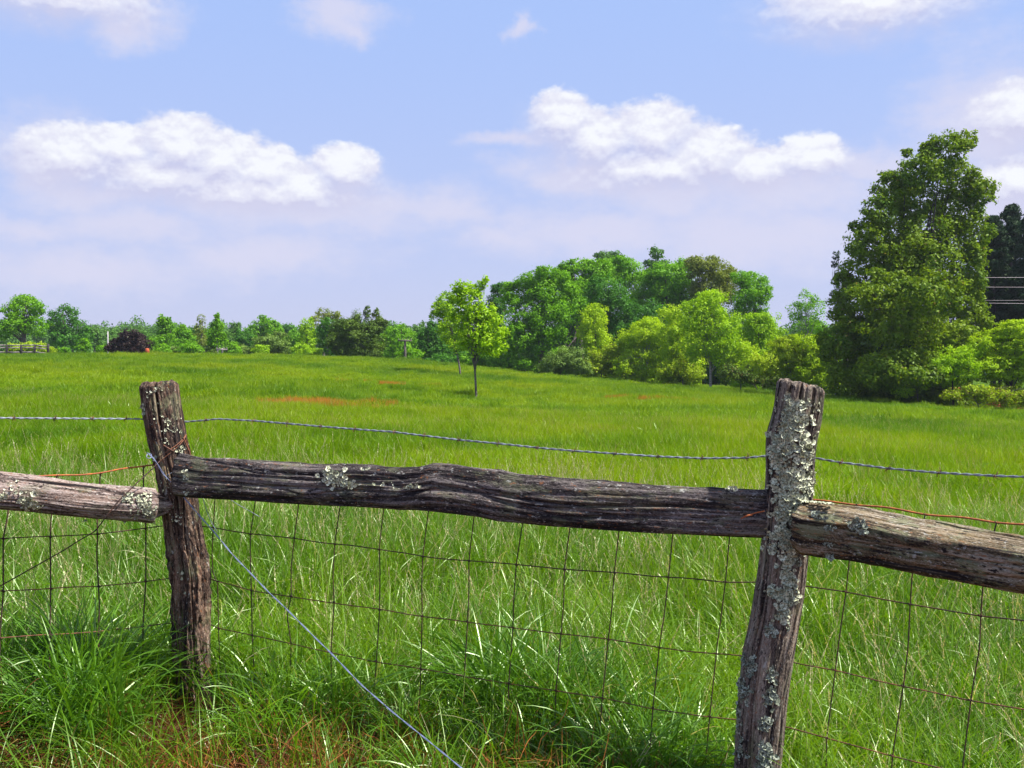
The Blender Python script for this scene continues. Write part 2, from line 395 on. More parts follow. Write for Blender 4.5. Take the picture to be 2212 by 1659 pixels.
# wood-lot edge: depth of the tree line for a given x/y direction
def edge(x, y):
    px = x/y*F+HX
    return np.interp(px, [0, 900, 1084, 1318, 1492, 1671, 1805, 2023, 2212, 2600], [96, 92, 80, 75, 69, 62, 57, 52, 48, 46])

def grasses():
    P_, K_, S_ = [], [], []
    def put(p, key, s):
        P_.append(p); K_.append(kk(key, len(p))); S_.append(s)
    p = sample_wedge(24, 97, .9, .60, 3); p = p[p[:, 1] < edge(p[:, 0], p[:, 1])]
    hv = .66+.22*noise(p[:, 0]*.12, p[:, 1]*.12, 0, 3)
    put(p, 'far', np.c_[np.ones(len(p))*1.15, np.ones(len(p))*1.15, hv])
    p = sample_wedge(6.5, 26, 3.0, .62, 1.5)
    hv = .82+.22*noise(p[:, 0]*.3, p[:, 1]*.3, 0, 3); put(p, 'mid', np.c_[np.ones(len(p)), np.ones(len(p)), hv])
    p = sample_wedge(2.2, 7.2, 8.0, .62, .8); p = p[p[:, 1] > fence_y(p[:, 0])+.36]
    hv = .90+.28*noise(p[:, 0]*.8, p[:, 1]*.8, 0, 3); put(p, 'near', np.c_[np.ones(len(p)), np.ones(len(p)), hv])
    p = sample_wedge(2.3, 4.4, 26, .62, .6); fy = fence_y(p[:, 0]); qp = p[:, 0]/p[:, 1]*F+HX
    p = p[(p[:, 1] > fy-.05) & (p[:, 1] < fy+.5) & ~((np.abs(qp-400) < 110) & (p[:, 1] < 3.6)) & ~((np.abs(qp-1660) < 110) & (p[:, 1] < 3.0))]
    put(p, 'short', np.ones((len(p), 1))*RNG.uniform(.8, 1.15, len(p))[:, None]*np.ones(3))
    p = sample_wedge(2.2, 3.5, 22, .62, .6); fy = fence_y(p[:, 0]); qp = p[:, 0]/p[:, 1]*F+HX
    p = p[(p[:, 1] <= fy-.05) & (RNG.random(len(p)) < np.interp(qp, [0, 300, 700, 1100, 2212], [.06, .03, .14, .65, 1])) & ~((np.abs(qp-410) < 110)) & ~((np.abs(qp-1650) < 110) & (p[:, 1] < 2.75))]
    put(p, 'short', RNG.uniform(.6, .95, len(p))[:, None]*np.ones(3))
    p = sample_wedge(2.4, 8.5, 3.4, .62, .5); p = p[p[:, 1] > fence_y(p[:, 0])+.3]
    put(p, 'seed', RNG.uniform(.75, 1.05, len(p))[:, None]*np.ones(3))
    p = sample_wedge(3, 6, 1.6, .62, .5); p = p[p[:, 1] > fence_y(p[:, 0])+.3]
    put(p, 'long', RNG.uniform(.6, 1.0, len(p))[:, None]*np.ones(3))
    p = sample_wedge(4.2, 20, .2, .60, 1); p = p[noise(p[:, 0]*.15, p[:, 1]*.15, 0, 41) > -.1]; put(p, 'herb', RNG.uniform(.6, 1.1, len(p))[:, None]*np.ones(3))
    scatter('meadow_grass', 'long yellow-green meadow grass with pale seed heads covering the field', 'grass', np.concatenate(P_), np.concatenate(K_), np.concatenate(S_))
    # tussocks: along and in front of the fence
    P_, K_, S_ = [], [], []
    def tus(px, d, rx, ry, n, s0, s1):
        q = np.c_[(px-HX)/F*d+RNG.normal(0, rx, n), d+RNG.normal(0, ry, n)]; q = q[q[:, 1] > 2.2]
        qp = q[:, 0]/q[:, 1]*F+HX; q = q[~((np.abs(qp-420) < 135) & (q[:, 1] < 3.5)) & ~((np.abs(qp-1650) < 110) & (q[:, 1] < 2.9))]
        sc = RNG.uniform(s0, s1, len(q)); put(q, 'tuss', sc[:, None]*np.ones(3))
    tus(190, 3.35, .16, .10, 20, .65, .95); tus(60, 3.2, .2, .15, 14, .5, .75); tus(560, 3.3, .16, .10, 16, .5, .75); tus(760, 3.2, .18, .10, 14, .4, .7)
    tus(1180, 3.3, .16, .08, 20, .6, .95); tus(1420, 3.1, .14, .08, 12, .6, .85); tus(950, 3.1, .3, .12, 18, .4, .65); tus(1250, 2.85, .3, .1, 16, .4, .6)
    tus(1830, 2.75, .12, .06, 8, .45, .7); tus(1980, 2.7, .3, .08, 10, .4, .6); tus(1560, 2.9, .14, .1, 12, .4, .6)
    tus(800, 2.8, .35, .12, 16, .35, .55); tus(150, 2.85, .4, .12, 12, .35, .6); tus(1300, 2.6, .4, .1, 12, .3, .45)
    q = np.array([[-1.22, 3.15], [-1.28, 3.05], [-.86, 3.12], [-.92, 3.02], [-1.0, 2.75], [-1.15, 2.8], [-.8, 2.8]]); put(q, 'tuss', np.array([.5, .45, .5, .4, .3, .32, .35])[:, None]*np.ones(3))
    q = np.c_[RNG.uniform(-1.6, 0.2, 16), RNG.uniform(2.7, 3.0, 16)]; K_.append(kk('long', 16)); P_.append(q); S_.append(RNG.uniform(.45, .7, 16)[:, None]*np.ones(3))
    scatter('tussock_grass', 'broad arching blue-green grass tussocks along the foot of the fence', 'grass', np.concatenate(P_), np.concatenate(K_), np.concatenate(S_), .15)
    P_, K_, S_ = [], [], []
    n = 720; q = np.c_[RNG.uniform(-2.4, 1.2, n), RNG.uniform(2.1, 3.5, n)]
    keep = (q[:, 1] < fence_y(q[:, 0])+.1) & (RNG.random(n) < np.interp(q[:, 0], [-2, -.7, .4, 1.2], [1, .9, .55, .2])); q = q[keep]
    qp = q[:, 0]/q[:, 1]*F+HX; put(q, 'dead', (RNG.uniform(.6, 1.1, len(q))*np.where(np.abs(qp-410) < 100, .45, 1)*np.where(q[:, 1] > 3.15, .6, 1))[:, None]*np.ones(3))
    n = 30; q = np.c_[RNG.normal(-1.02, .10, n), RNG.normal(3.2, .10, n)]; put(q, 'dead', RNG.uniform(.3, .5, n)[:, None]*np.ones(3))
    scatter('dead_grass', 'tangled rust-brown dead grass at the foot of the fence', 'dead grass', np.concatenate(P_), np.concatenate(K_), np.concatenate(S_), .3)
    # sorrel
    def blob(px, py, rx, ry, n):
        ds = np.linspace(20, 70, 400); yy = HY-(tz((px-HX)/F*ds, ds)+.33-CAMZ)*F/ds; d = ds[int(np.argmin(abs(yy-py)))]
        return np.c_[(px-HX)/F*d+RNG.normal(0, rx, n), d+RNG.normal(0, ry, n)]
    for (nm, lab, bl) in (('sorrel_patch', 'long orange-red sorrel patch in the field behind the left post', [(635, 858, .55, .35, 7), (690, 862, .6, .35, 9), (750, 868, .5, .25, 6)]),
                          ('sorrel_patch', 'faint orange sorrel streak in the field left of the tall oak', [(1350, 855, .5, .3, 7), (1420, 857, .6, .25, 8), (1490, 861, .4, .2, 3)]),
                          ('sorrel_patch', 'small faded orange sorrel streak left of the slender sapling pair', [(840, 822, .9, .5, 6)])):
        p = np.concatenate([blob(*b) for b in bl])
        scatter(nm, lab, 'sorrel', p, kk('sorrel', len(p)), np.c_[np.ones(len(p))*.8, np.ones(len(p))*.6, RNG.uniform(.70, .88, len(p))])
grasses()

# ------------------------------------------------------------------ trees
M_BARK = plain_mat('bark', (.16, .13, .12), .9, 0, (.07, .055, .05), 14)
M_BARKL = plain_mat('pale_bark', (.34, .30, .30), .9, 0, (.18, .15, .15), 14)
M_BARKD = plain_mat('dark_bark', (.045, .035, .035), .9, 0, (.02, .016, .018), 10)
FM = {
 'bright': foliage_mat('leaf_bright', (.07, .22, .003), (.22, .46, .004)),
 'mid': foliage_mat('leaf_mid', (.085, .26, .006), (.22, .45, .008)),
 'teal': foliage_mat('leaf_teal', (.04, .15, .012), (.085, .25, .015)),
 'olive': foliage_mat('leaf_olive', (.12, .17, .02), (.26, .31, .05)),
 'yellow': foliage_mat('leaf_yellow', (.25, .41, .004), (.42, .58, .006), .4),
 'gold': foliage_mat('leaf_gold', (.22, .33, .005), (.37, .50, .010), .35),
 'oak': foliage_mat('leaf_oak', (.05, .125, .004), (.23, .33, .007), .38, .025, .5),
 'pine': foliage_mat('needle', (.010, .030, .014), (.022, .05, .018), .1),
 'purple': foliage_mat('leaf_purple', (.022, .012, .016), (.045, .022, .024), .2),
 'grey': foliage_mat('leaf_grey', (.09, .17, .025), (.19, .29, .05), .25),
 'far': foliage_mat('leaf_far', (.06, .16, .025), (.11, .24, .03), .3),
 'cedar': foliage_mat('leaf_cedar', (.04, .095, .010), (.12, .19, .014), .2),
 'lime': foliage_mat('leaf_lime', (.20, .38, .005), (.36, .56, .006), .4),
}
def leaves(C, Nrm, L, rng, elong=.55, up=.35, jit=.7, red=None):
    n = len(C); L = L*rng.uniform(.7, 1.35, n)
    N_ = Nrm+rng.normal(0, jit, (n, 3)); N_[:, 2] += up; N_ /= np.linalg.norm(N_, axis=1)[:, None]+1e-9
    a = np.cross(N_, rng.normal(0, 1, (n, 3))); a /= np.linalg.norm(a, axis=1)[:, None]+1e-9; b = np.cross(N_, a)
    l = L[:, None]*.5; w = l*elong
    V = np.stack([C-a*l, C+b*w-a*l*.1, C+a*l, C-b*w-a*l*.1], 1).reshape(-1, 3)
    Q = np.arange(n*4).reshape(-1, 4)
    A = np.zeros((n, 4, 4)); A[..., 0] = rng.random(n)[:, None]; A[..., 3] = 1
    if red is not None: A[..., 2] = (rng.random(n) < red)[:, None]*.7
    return V, Q, A.reshape(-1, 4)

def crown_pts(lobes3, leaf, cover, clump, rng, inner=.22, flat=1.0):
    """lobes3: (centre, (rx,ry,rz)); returns centres, normals"""
    Cs, Ns = [], []
    for c, r in lobes3:
        r = np.asarray(r); rm = r.mean()
        area = 4*np.pi*rm*rm; nl = int(cover*area/(leaf*leaf*.20))
        cr = clump*rm if clump < 1 else .3*rm
        ncl = max(7, int(1.5*area/(np.pi*cr*cr))); 
        u = rng.normal(0, 1, (ncl, 3)); u /= np.linalg.norm(u, axis=1)[:, None]
        rad = rng.uniform(.62, 1.0, ncl)**.7*(1+.14*rng.normal(0, 1, ncl))
        cc = c+u*rad[:, None]*r
        cs = cr*rng.uniform(.55, 1.25, ncl)
        per = rng.choice(ncl, nl, p=cs**2/np.sum(cs**2))
        v = rng.normal(0, 1, (nl, 3)); v /= np.linalg.norm(v, axis=1)[:, None]
        q = rng.random(nl)**.42
        q = np.where(rng.random(nl) < .22, q*rng.uniform(1.0, 1.7, nl), q)
        off = v*q[:, None]*cs[per][:, None]*np.array([1, 1, .8*flat])
        Cs.append(cc[per]+off); Ns.append(v*.8+u[per]*.55)
        ni = int(nl*inner); v = rng.normal(0, 1, (ni, 3)); v /= np.linalg.norm(v, axis=1)[:, None]
        Cs.append(c+v*(rng.random(ni)**.5*.78)[:, None]*r); Ns.append(v)
    return np.concatenate(Cs), np.concatenate(Ns)

def tree(name, label, d, bx, lobes, mat, leaf=.12, cover=1.2, clump=.34, trunk=.12, bark=None, group=None, cat='tree', by=None,
         inner=.22, limbs=True, seed=None, elong=.55, red=None, jit=.5, flat=1.0, twigs=0, depthk=.9, spread=.25, crownname='crown', up=.35, sub=5, skirt=0):
    rng = np.random.default_rng(seed if seed is not None else int(bx*7+d*13+len(lobes))); leaf = leaf*1.22
    x = (bx-HX)/F*d; y = d; z0 = TZ(x, y); org = np.array([x, y, z0])
    root = empty(name, (x, y, z0), label, cat, group)
    wid = max(l[2] for l in lobes)/F*d
    if skirt:
        gy = HY+(CAMZ-z0)/d*F; wd = .5*(max(l[0]+l[2] for l in lobes)-min(l[0]-l[2] for l in lobes)); mx = np.mean([l[0] for l in lobes])
        lobes = list(lobes)+[(mx+k*wd*skirt, gy-h_, wd*.34, h_) for k, h_ in ((-.8, 18), (-.3, 22), (.25, 20), (.75, 19))]
    L3 = []
    for i, l in enumerate(lobes):
        dd = d+(rng.uniform(-spread, spread)*wid*1.6 if i else 0)+(l[4] if len(l) > 4 else 0)
        c = P(l[0], l[1], dd); rx = l[2]/F*d; rz = l[3]/F*d
        L3.append((c, (rx*1.04, max(rx*depthk, rz*.55), rz*1.04)))
    L4 = []
    for c, q in L3:
        q = np.array(q)
        L4.append((c, q*.93))
        for _ in range(sub):
            u = rng.normal(0, 1, 3); u /= np.linalg.norm(u); k = rng.uniform(.26, .46)
            L4.append((c+u*q*rng.uniform(.66, .98), np.array([1, 1, .85])*q*k))
    C, N = crown_pts(L4, leaf, cover*.58, clump, rng, inner, flat)
    k = C[:, 2] > tz(C[:, 0], C[:, 1])+.05; C, N = C[k], N[k]
    V, Q, A = leaves(C, N, leaf, rng, elong, up=up, red=red, jit=jit)
    me = mesh_np(crownname, V-org, Q, mat, {'col': ('FLOAT_COLOR', A)}); link(crownname, me, root)
    if trunk:
        mb = MB(); top = L3[0][0].copy(); hgt = top[2]-z0
        tp = np.array([[x, y, z0-.15]]+[[x+(top[0]-x)*(s**1.3)+rng.normal(0, .012)*hgt*s, y+(top[1]-y)*s**1.3, z0+hgt*s] for s in (.15, .35, .55, .8, 1.0)])
        tp, s_ = resample(tp, hgt/14); s_ = s_/s_[-1]
        mb.tube(tp, trunk*(1-.8*s_)*(1+.35*np.exp(-s_*18)), 8)
        if limbs:
            for c, r in L3:
                for _ in range((3 if len(L3) < 12 else 1)+twigs):
                    i0 = int(len(tp)*rng.uniform(.35, .85)); a = tp[i0]
                    u = rng.normal(0, 1, 3); u[2] = abs(u[2])*.8; u /= np.linalg.norm(u); e = c+u*np.asarray(r)*rng.uniform(.5, .95)
                    m_ = (a+e)/2; m_[2] += .12*np.linalg.norm(e-a); m_ += rng.normal(0, .06, 3)*np.linalg.norm(e-a)
                    tb, q_ = resample([a, m_, e], np.linalg.norm(e-a)/7); q_ = q_/q_[-1]
                    mb.tube(tb, trunk*(1-.8*s_[i0])*.42*(1-.85*q_), 5)
        link('trunk', mb.mesh('trunk', bark or M_BARK, org, True), root)
    return root

def shrub(label, d, bx, lobes, mat, leaf=.12, **k):
    k.setdefault('name', 'shrub'); k.setdefault('trunk', .05); k.setdefault('cat', 'shrub')
    nm = k.pop('name'); return tree(nm, label, d, bx, lobes, mat, leaf, **k)

G = 'trees along the far edge of the field'
GB = 'shrubs along the far edge of the field'
# ---- far left
tree('tree', 'spreading round-headed green tree at the far left edge of the field', 90, 54,
     [(50, 672, 36, 34), (22, 668, 20, 16), (78, 666, 20, 20), (28, 705, 34, 20), (78, 706, 26, 20), (8, 715, 16, 22), (50, 650, 26, 14)], FM['mid'], .15, cover=.75, trunk=.28, group=G, clump=.3, inner=.1, twigs=2)
tree('tree', 'hazy blue-green tree just right of the leftmost round-headed tree', 112, 140,
     [(138, 690, 32, 30), (120, 715, 24, 28), (165, 708, 24, 26), (145, 735, 34, 22), (188, 722, 14, 16)], FM['teal'], .19, cover=.8, trunk=.3, group=G, inner=.15)
tree('tree', 'small thin hazy tree between the blue-green tree and the purple-leaved tree', 125, 205, [(204, 722, 12, 14), (212, 740, 12, 14)], FM['far'], .18, trunk=.1, group=G)
shrub('low yellow-green shrub under the leftmost tree', 86, 62, [(40, 753, 26, 11), (75, 752, 26, 12), (105, 756, 18, 9)], FM['gold'], .13, group=GB)
shrub('rounded bright green shrub to the right under the blue-green tree', 92, 184, [(184, 748, 18, 14)], FM['bright'], .13, group=GB)
tree('purple_leaved_tree', 'low dark purple-leaved tree behind the crest of the field', 84, 280,
     [(280, 738, 32, 24), (256, 748, 22, 16), (304, 747, 24, 18), (282, 724, 18, 14)], FM['purple'], .14, trunk=.16, bark=M_BARKD, cat='tree', inner=.35, flat=.8)
tree('tree', 'hazy green tree showing behind the left side of the purple-leaved tree', 140, 238, [(238, 728, 12, 12), (236, 742, 14, 16)], FM['far'], .2, trunk=.12, group=G)
tree('tree', 'hazy green tree showing behind the right side of the purple-leaved tree', 135, 312, [(306, 725, 13, 12), (318, 738, 18, 18), (332, 732, 9, 12)], FM['far'], .2, trunk=.12, group=G)
tree('tree', 'tall narrow green tree right of the purple-leaved tree', 98, 360, [(352, 702, 12, 22), (366, 705, 13, 18), (360, 732, 20, 22), (350, 690, 8, 10)], FM['mid'], .15, trunk=.14, group=G)
tree('tree', 'low green tree right of the tall narrow tree', 102, 398, [(395, 718, 18, 16), (402, 738, 22, 20)], FM['mid'], .15, trunk=.12, group=G)
tree('tree', 'sparse-topped tree with a thin grey crown tip', 106, 434, [(437, 690, 9, 11), (432, 712, 14, 14), (430, 738, 20, 22)], FM['olive'], .14, cover=.55, trunk=.12, group=G, inner=.05)
tree('tree', 'narrow cone-shaped green tree on a pale trunk', 88, 470, [(468, 715, 17, 20), (468, 696, 8, 16), (470, 735, 20, 16)], FM['bright'], .13, trunk=.10, bark=M_BARKL, group=G)
tree('tree', 'pointed hazy tree between the cone-shaped tree and the pale rounded willow', 120, 508, [(508, 712, 12, 16), (508, 735, 18, 22)], FM['far'], .18, trunk=.12, group=G)
tree('tree', 'broad dark green tree standing behind the pale rounded willow', 118, 572, [(575, 704, 24, 18), (548, 716, 18, 16), (560, 735, 30, 24), (600, 725, 16, 20)], FM['mid'], .18, trunk=.2, group=G)
tree('willow_tree', 'pale grey-green rounded willow on the crest of the field', 90, 585, [(585, 742, 40, 22), (565, 752, 24, 14), (610, 752, 22, 16)], FM['grey'], .12, trunk=.14, group=G, inner=.3, flat=.7)
shrub('small yellow-green shrub in front of the pale rounded willow', 84, 566, [(566, 757, 18, 11)], FM['lime'], .11, group=GB)
for i, (bx, r_, h_, m_, lab) in enumerate([(352, 16, 12, 'mid', 'light green shrub below the tall narrow tree'), (410, 24, 15, 'mid', 'light green shrub below the sparse-topped tree'),
        (448, 16, 10, 'grey', 'yellowish shrub left of the cone-shaped tree'), (498, 20, 12, 'mid', 'green shrub right of the cone-shaped tree'), (525, 16, 10, 'grey', 'yellowish shrub left of the pale rounded willow'),
        (222, 14, 10, 'mid', 'light green shrub left of the purple-leaved tree'), (136, 14, 8, 'mid', 'small dark green shrub at the foot of the blue-green tree'), (382, 15, 9, 'grey', 'small yellowish shrub right of the tall narrow tree')]):
    shrub(lab, 86+i, bx, [(bx, 762-h_*.6, r_, h_), (bx+r_*.6, 764-h_*.4, r_*.6, h_*.7)], FM[m_], .12, group=GB)
tree('tree', 'dim hazy blue tree far behind the pale rounded willow', 170, 625, [(622, 712, 16, 14), (632, 730, 20, 24), (612, 722, 12, 16)], FM['teal'], .24, trunk=.15, group=G)
tree('tree', 'light green tree left of the dark bushy cedar', 92, 665, [(662, 705, 16, 20), (666, 730, 22, 24), (655, 752, 18, 16)], FM['lime'], .14, cover=.9, trunk=.14, group=G)
tree('tree', 'airy tree with arching branches behind the dark bushy cedar', 104, 700, [(698, 676, 18, 14), (715, 682, 18, 14), (690, 695, 20, 16), (728, 684, 12, 12)], FM['olive'], .14, cover=.5, trunk=.16, group=G, inner=.05)
tree('tree', 'dark green tree at the left flank of the bushy cedar', 90, 708, [(706, 700, 18, 16), (700, 728, 20, 24), (712, 750, 20, 20)], FM['teal'], .14, trunk=.16, group=G)
tree('cedar_tree', 'broad dark olive cedar with knobbly top above the middle of the crest', 82, 775,
     [(770, 715, 42, 32), (745, 742, 40, 28), (800, 735, 34, 34), (812, 705, 22, 18), (740, 706, 26, 18), (769, 690, 9, 12), (793, 676, 8, 13), (813, 680, 9, 12), (829, 700, 9, 12), (770, 755, 50, 18)],
     FM['cedar'], .11, cover=1.1, trunk=.2, group=G, inner=.3, clump=.3)
shrub('light green shrub at the left foot of the bushy cedar', 84, 655, [(652, 757, 20, 13), (680, 762, 18, 9)], FM['lime'], .11, group=GB)
tree('tree', 'green tree right of the bushy cedar beside the utility pole', 96, 850, [(848, 722, 18, 18), (842, 748, 22, 24), (865, 752, 20, 22)], FM['mid'], .15, trunk=.14, group=G)
tree('tree', 'thin green tree behind the utility pole', 108, 872, [(868, 712, 13, 12), (878, 730, 16, 18), (890, 752, 20, 24)], FM['mid'], .15, cover=.8, trunk=.14, group=G)
tree('tree', 'hazy pale tree right of the utility pole', 120, 908, [(906, 708, 15, 14), (910, 730, 22, 24)], FM['far'], .18, cover=.8, trunk=.14, group=G)
tree('tree', 'dark leafy tree left of the slender sapling pair', 88, 925, [(920, 735, 20, 26), (915, 765, 24, 20), (945, 755, 24, 26), (935, 712, 16, 20)], FM['teal'], .14, trunk=.16, group=G)
shrub('bright green shrub beside the utility pole', 86, 900, [(895, 768, 22, 14), (870, 770, 14, 11)], FM['bright'], .12, group=GB)
shrub('dark shrub between the utility pole and the slender sapling pair', 82, 955, [(955, 778, 26, 16), (985, 785, 24, 14), (930, 783, 14, 10)], FM['teal'], .12, group=GB)
shrub('olive shrub behind the trunks of the slender sapling pair', 80, 1040, [(1020, 775, 22, 20), (1060, 780, 26, 22)], FM['mid'], .12, group=GB)

for i, (bx, top, w_, m_, d_, lab) in enumerate([(248, 728, 20, 'far', 130, 'low hazy tree between the pale pole and the purple-leaved tree'), (340, 728, 16, 'mid', 118, 'low green tree touching the left side of the tall narrow tree'),
        (384, 712, 18, 'mid', 114, 'rounded green tree filling the gap right of the tall narrow tree'), (415, 714, 17, 'teal', 116, 'dark green tree just left of the sparse-topped tree'), (452, 716, 16, 'mid', 112, 'green tree between the sparse-topped and cone-shaped trees'),
        (492, 718, 18, 'far', 116, 'hazy green tree just right of the cone-shaped tree'), (530, 716, 18, 'teal', 114, 'dark green tree left of the broad tree behind the willow'), (640, 716, 20, 'mid', 112, 'green tree right of the pale rounded willow'),
        (820, 728, 24, 'mid', 100, 'green tree at the right foot of the bushy cedar'), (890, 724, 20, 'mid', 104, 'green tree close right of the utility pole'), (935, 716, 20, 'far', 112, 'hazy tree behind the left edge of the sapling crowns'), (975, 735, 26, 'teal', 98, 'dark tree seen between the sapling trunks and the grove')]):
    tree('tree', lab, d_, bx, [(bx, top+10, w_, 15), (bx-w_*.5, top+26, w_, 18), (bx+w_*.5, top+28, w_, 18), (bx, top+42, w_*1.3, 16)], FM[m_], .15, cover=.95, trunk=.13, group=G)

# ---- central grove
GG = 'trees of the round grove in the middle distance'
tree('tree', 'large rich green tree at the left front of the round grove', 80, 1170,
     [(1170, 640, 46, 44), (1130, 675, 40, 40), (1190, 690, 44, 40), (1120, 730, 46, 36), (1170, 750, 52, 42), (1100, 775, 38, 28), (1150, 605, 36, 24), (1205, 610, 32, 26), (1180, 590, 26, 16), (1110, 640, 30, 26), (1220, 660, 40, 44)],
     FM['bright'], .14, cover=1.1, trunk=.35, group=GG, skirt=.9, clump=.30)
tree('tree', 'green tree with tiered clumps at the upper left of the round grove', 86, 1255,
     [(1255, 600, 46, 38), (1290, 596, 34, 32), (1215, 596, 30, 22), (1300, 575, 24, 16), (1250, 640, 48, 34), (1232, 578, 22, 16), (1262, 572, 18, 14)], FM['bright'], .15, cover=1.1, trunk=.3, group=GG, skirt=.9, clump=.28)
tree('tree', 'dark teal-green tree in the middle of the round grove', 82, 1300,
     [(1300, 640, 42, 36), (1335, 655, 36, 40), (1290, 690, 46, 40), (1340, 710, 38, 40), (1320, 745, 40, 34)], FM['teal'], .14, cover=1.15, trunk=.3, group=GG, skirt=.9)
tree('tree', 'mid green tree rising above the centre of the round grove', 92, 1350,
     [(1350, 592, 38, 34), (1375, 620, 34, 34), (1340, 570, 24, 18), (1380, 660, 36, 44)], FM['mid'], .16, cover=1.1, trunk=.3, group=GG, skirt=.9)
tree('tree', 'hazy grey-green treetop behind the grove left of its highest tip', 118, 1312, [(1305, 555, 20, 14), (1330, 556, 18, 14), (1318, 575, 30, 20)], FM['far'], .2, cover=.8, trunk=.2, group=GG, skirt=.9)
tree('tree', 'slim grey-green tree forming the highest tip of the round grove', 112, 1416, [(1416, 547, 15, 14), (1422, 568, 26, 16), (1405, 575, 16, 14), (1418, 595, 30, 26)], FM['far'], .19, cover=.8, trunk=.2, group=GG, skirt=.9)
tree('tree', 'broad green tree right of the highest tip of the round grove', 90, 1440,
     [(1440, 600, 44, 36), (1415, 620, 34, 34), (1470, 590, 36, 28), (1440, 650, 48, 44), (1480, 640, 34, 40)], FM['mid'], .16, cover=1.1, trunk=.3, group=GG, skirt=.9)
tree('tree', 'olive-tinged tree with a feathery crown at the upper right of the round grove', 88, 1540,
     [(1520, 580, 36, 28), (1555, 595, 36, 30), (1580, 620, 34, 32), (1540, 630, 44, 40), (1500, 572, 24, 18)], FM['olive'], .14, cover=.9, trunk=.3, group=GG, skirt=.9, clump=.24, jit=.9)
tree('tree', 'green tree forming the right shoulder of the round grove', 84, 1630,
     [(1630, 615, 34, 28), (1610, 640, 30, 28), (1648, 632, 22, 20), (1615, 670, 40, 38), (1600, 598, 22, 16), (1590, 700, 44, 40), (1640, 705, 34, 30)], FM['mid'], .13, cover=.85, trunk=.2, group=GG, skirt=.9, clump=.26)
tree('tree', 'dark tree filling the shaded middle of the round grove', 86, 1400, [(1400, 690, 44, 44), (1370, 745, 44, 40), (1440, 730, 44, 46)], FM['teal'], .15, cover=1.1, trunk=.25, group=GG, skirt=.9)
tree('tree', 'greyish tree peeping out at the left shoulder of the round grove', 100, 1085, [(1082, 625, 20, 16), (1075, 655, 24, 26), (1070, 695, 26, 32), (1060, 740, 26, 34)], FM['teal'], .16, trunk=.2, group=GG, skirt=.9)
tree('tree', 'dark thick-leaved tree low at the back of the grove, left of centre', 88, 1235, [(1225, 735, 44, 44), (1260, 790, 50, 34), (1200, 790, 40, 30), (1290, 760, 40, 40)], FM['teal'], .15, trunk=.2, group=GG, skirt=.9)
tree('tree', 'dark thick-leaved tree low at the back of the grove behind the upright young tree', 86, 1520, [(1490, 735, 50, 50), (1560, 740, 50, 50), (1540, 790, 60, 36), (1450, 790, 50, 34), (1600, 780, 40, 34)], FM['teal'], .15, trunk=.2, group=GG, skirt=.9)
tree('tree', 'dark tree low at the back of the grove behind the golden-green bush', 80, 1690, [(1660, 770, 50, 40), (1720, 775, 46, 40), (1770, 790, 50, 40), (1690, 810, 60, 30)], FM['teal'], .14, trunk=.18, group=GG, skirt=.9)
# front shrubs / young trees
GY = 'young yellow-green trees in front of the grove'
tree('young_tree', 'yellow-green young tree in front of the dark middle of the grove', 73, 1287, [(1287, 690, 32, 26), (1275, 720, 30, 26), (1300, 745, 36, 30), (1285, 668, 20, 12)], FM['yellow'], .11, cover=.9, trunk=.10, group=GY, skirt=.85)
shrub('rounded grey-green shrub at the foot of the grove', 70, 1212, [(1210, 778, 36, 26), (1190, 792, 30, 18), (1240, 775, 30, 28), (1250, 795, 26, 16)], FM['grey'], .10, inner=.3)
tree('young_tree', 'wide bright yellow-green tree with forked pale stems right of the grey-green shrub', 70, 1400,
     [(1395, 722, 40, 28), (1365, 740, 32, 28), (1430, 730, 34, 28), (1385, 775, 48, 28), (1430, 775, 36, 28), (1345, 790, 26, 22), (1405, 700, 24, 14)], FM['yellow'], .10, cover=.9, trunk=.11, bark=M_BARKL, group=GY, skirt=.85)
shrub('brownish-green thicket between the grey-green shrub and the forked yellow-green tree', 71, 1300, [(1295, 780, 30, 26), (1320, 765, 24, 24), (1275, 795, 24, 14), (1320, 798, 22, 14)], FM['gold'], .10, red=.12)
tree('young_tree', 'upright young tree with glossy light leaves and a grey trunk in front of the grove', 62, 1535,
     [(1535, 700, 44, 44), (1500, 690, 36, 34), (1565, 715, 36, 40), (1520, 745, 44, 34), (1560, 755, 34, 28), (1540, 655, 36, 26), (1490, 665, 22, 18), (1530, 640, 24, 16)], FM['lime'], .10, cover=.75, trunk=.10, bark=M_BARKL, group=GY, inner=.15, clump=.26, twigs=2)
shrub('low olive shrub at the left foot of the upright young tree', 66, 1475, [(1475, 785, 34, 28), (1500, 808, 26, 16), (1445, 800, 26, 18)], FM['gold'], .10, red=.06)
tree('young_tree', 'yellow-green tree right of the upright young tree', 68, 1645, [(1645, 710, 36, 30), (1615, 735, 34, 34), (1670, 730, 30, 30), (1640, 765, 38, 28), (1625, 690, 22, 16)], FM['lime'], .11, cover=.95, trunk=.11, group=GY, skirt=.85)
tree('young_tree', 'airy thin-crowned tree against the sky left of the tall oak', 78, 1742,
     [(1740, 650, 24, 24), (1720, 672, 22, 22), (1762, 665, 20, 26), (1735, 700, 34, 28), (1765, 710, 24, 30)], FM['mid'], .11, cover=.4, trunk=.10, bark=M_BARKL, group=GY, inner=.03, twigs=5)
tree('young_tree', 'small green tree low down between the airy tree and the tall oak', 66, 1785, [(1782, 735, 24, 34), (1765, 760, 24, 24)], FM['mid'], .11, trunk=.09, group=GY)
shrub('big golden-green bush left of the tall oak', 57, 1700, [(1700, 770, 50, 30), (1655, 785, 40, 28), (1750, 785, 42, 30), (1700, 745, 30, 20), (1765, 812, 34, 22), (1725, 815, 44, 22)], FM['gold'], .085, cover=1.0, clump=.24, red=.04)
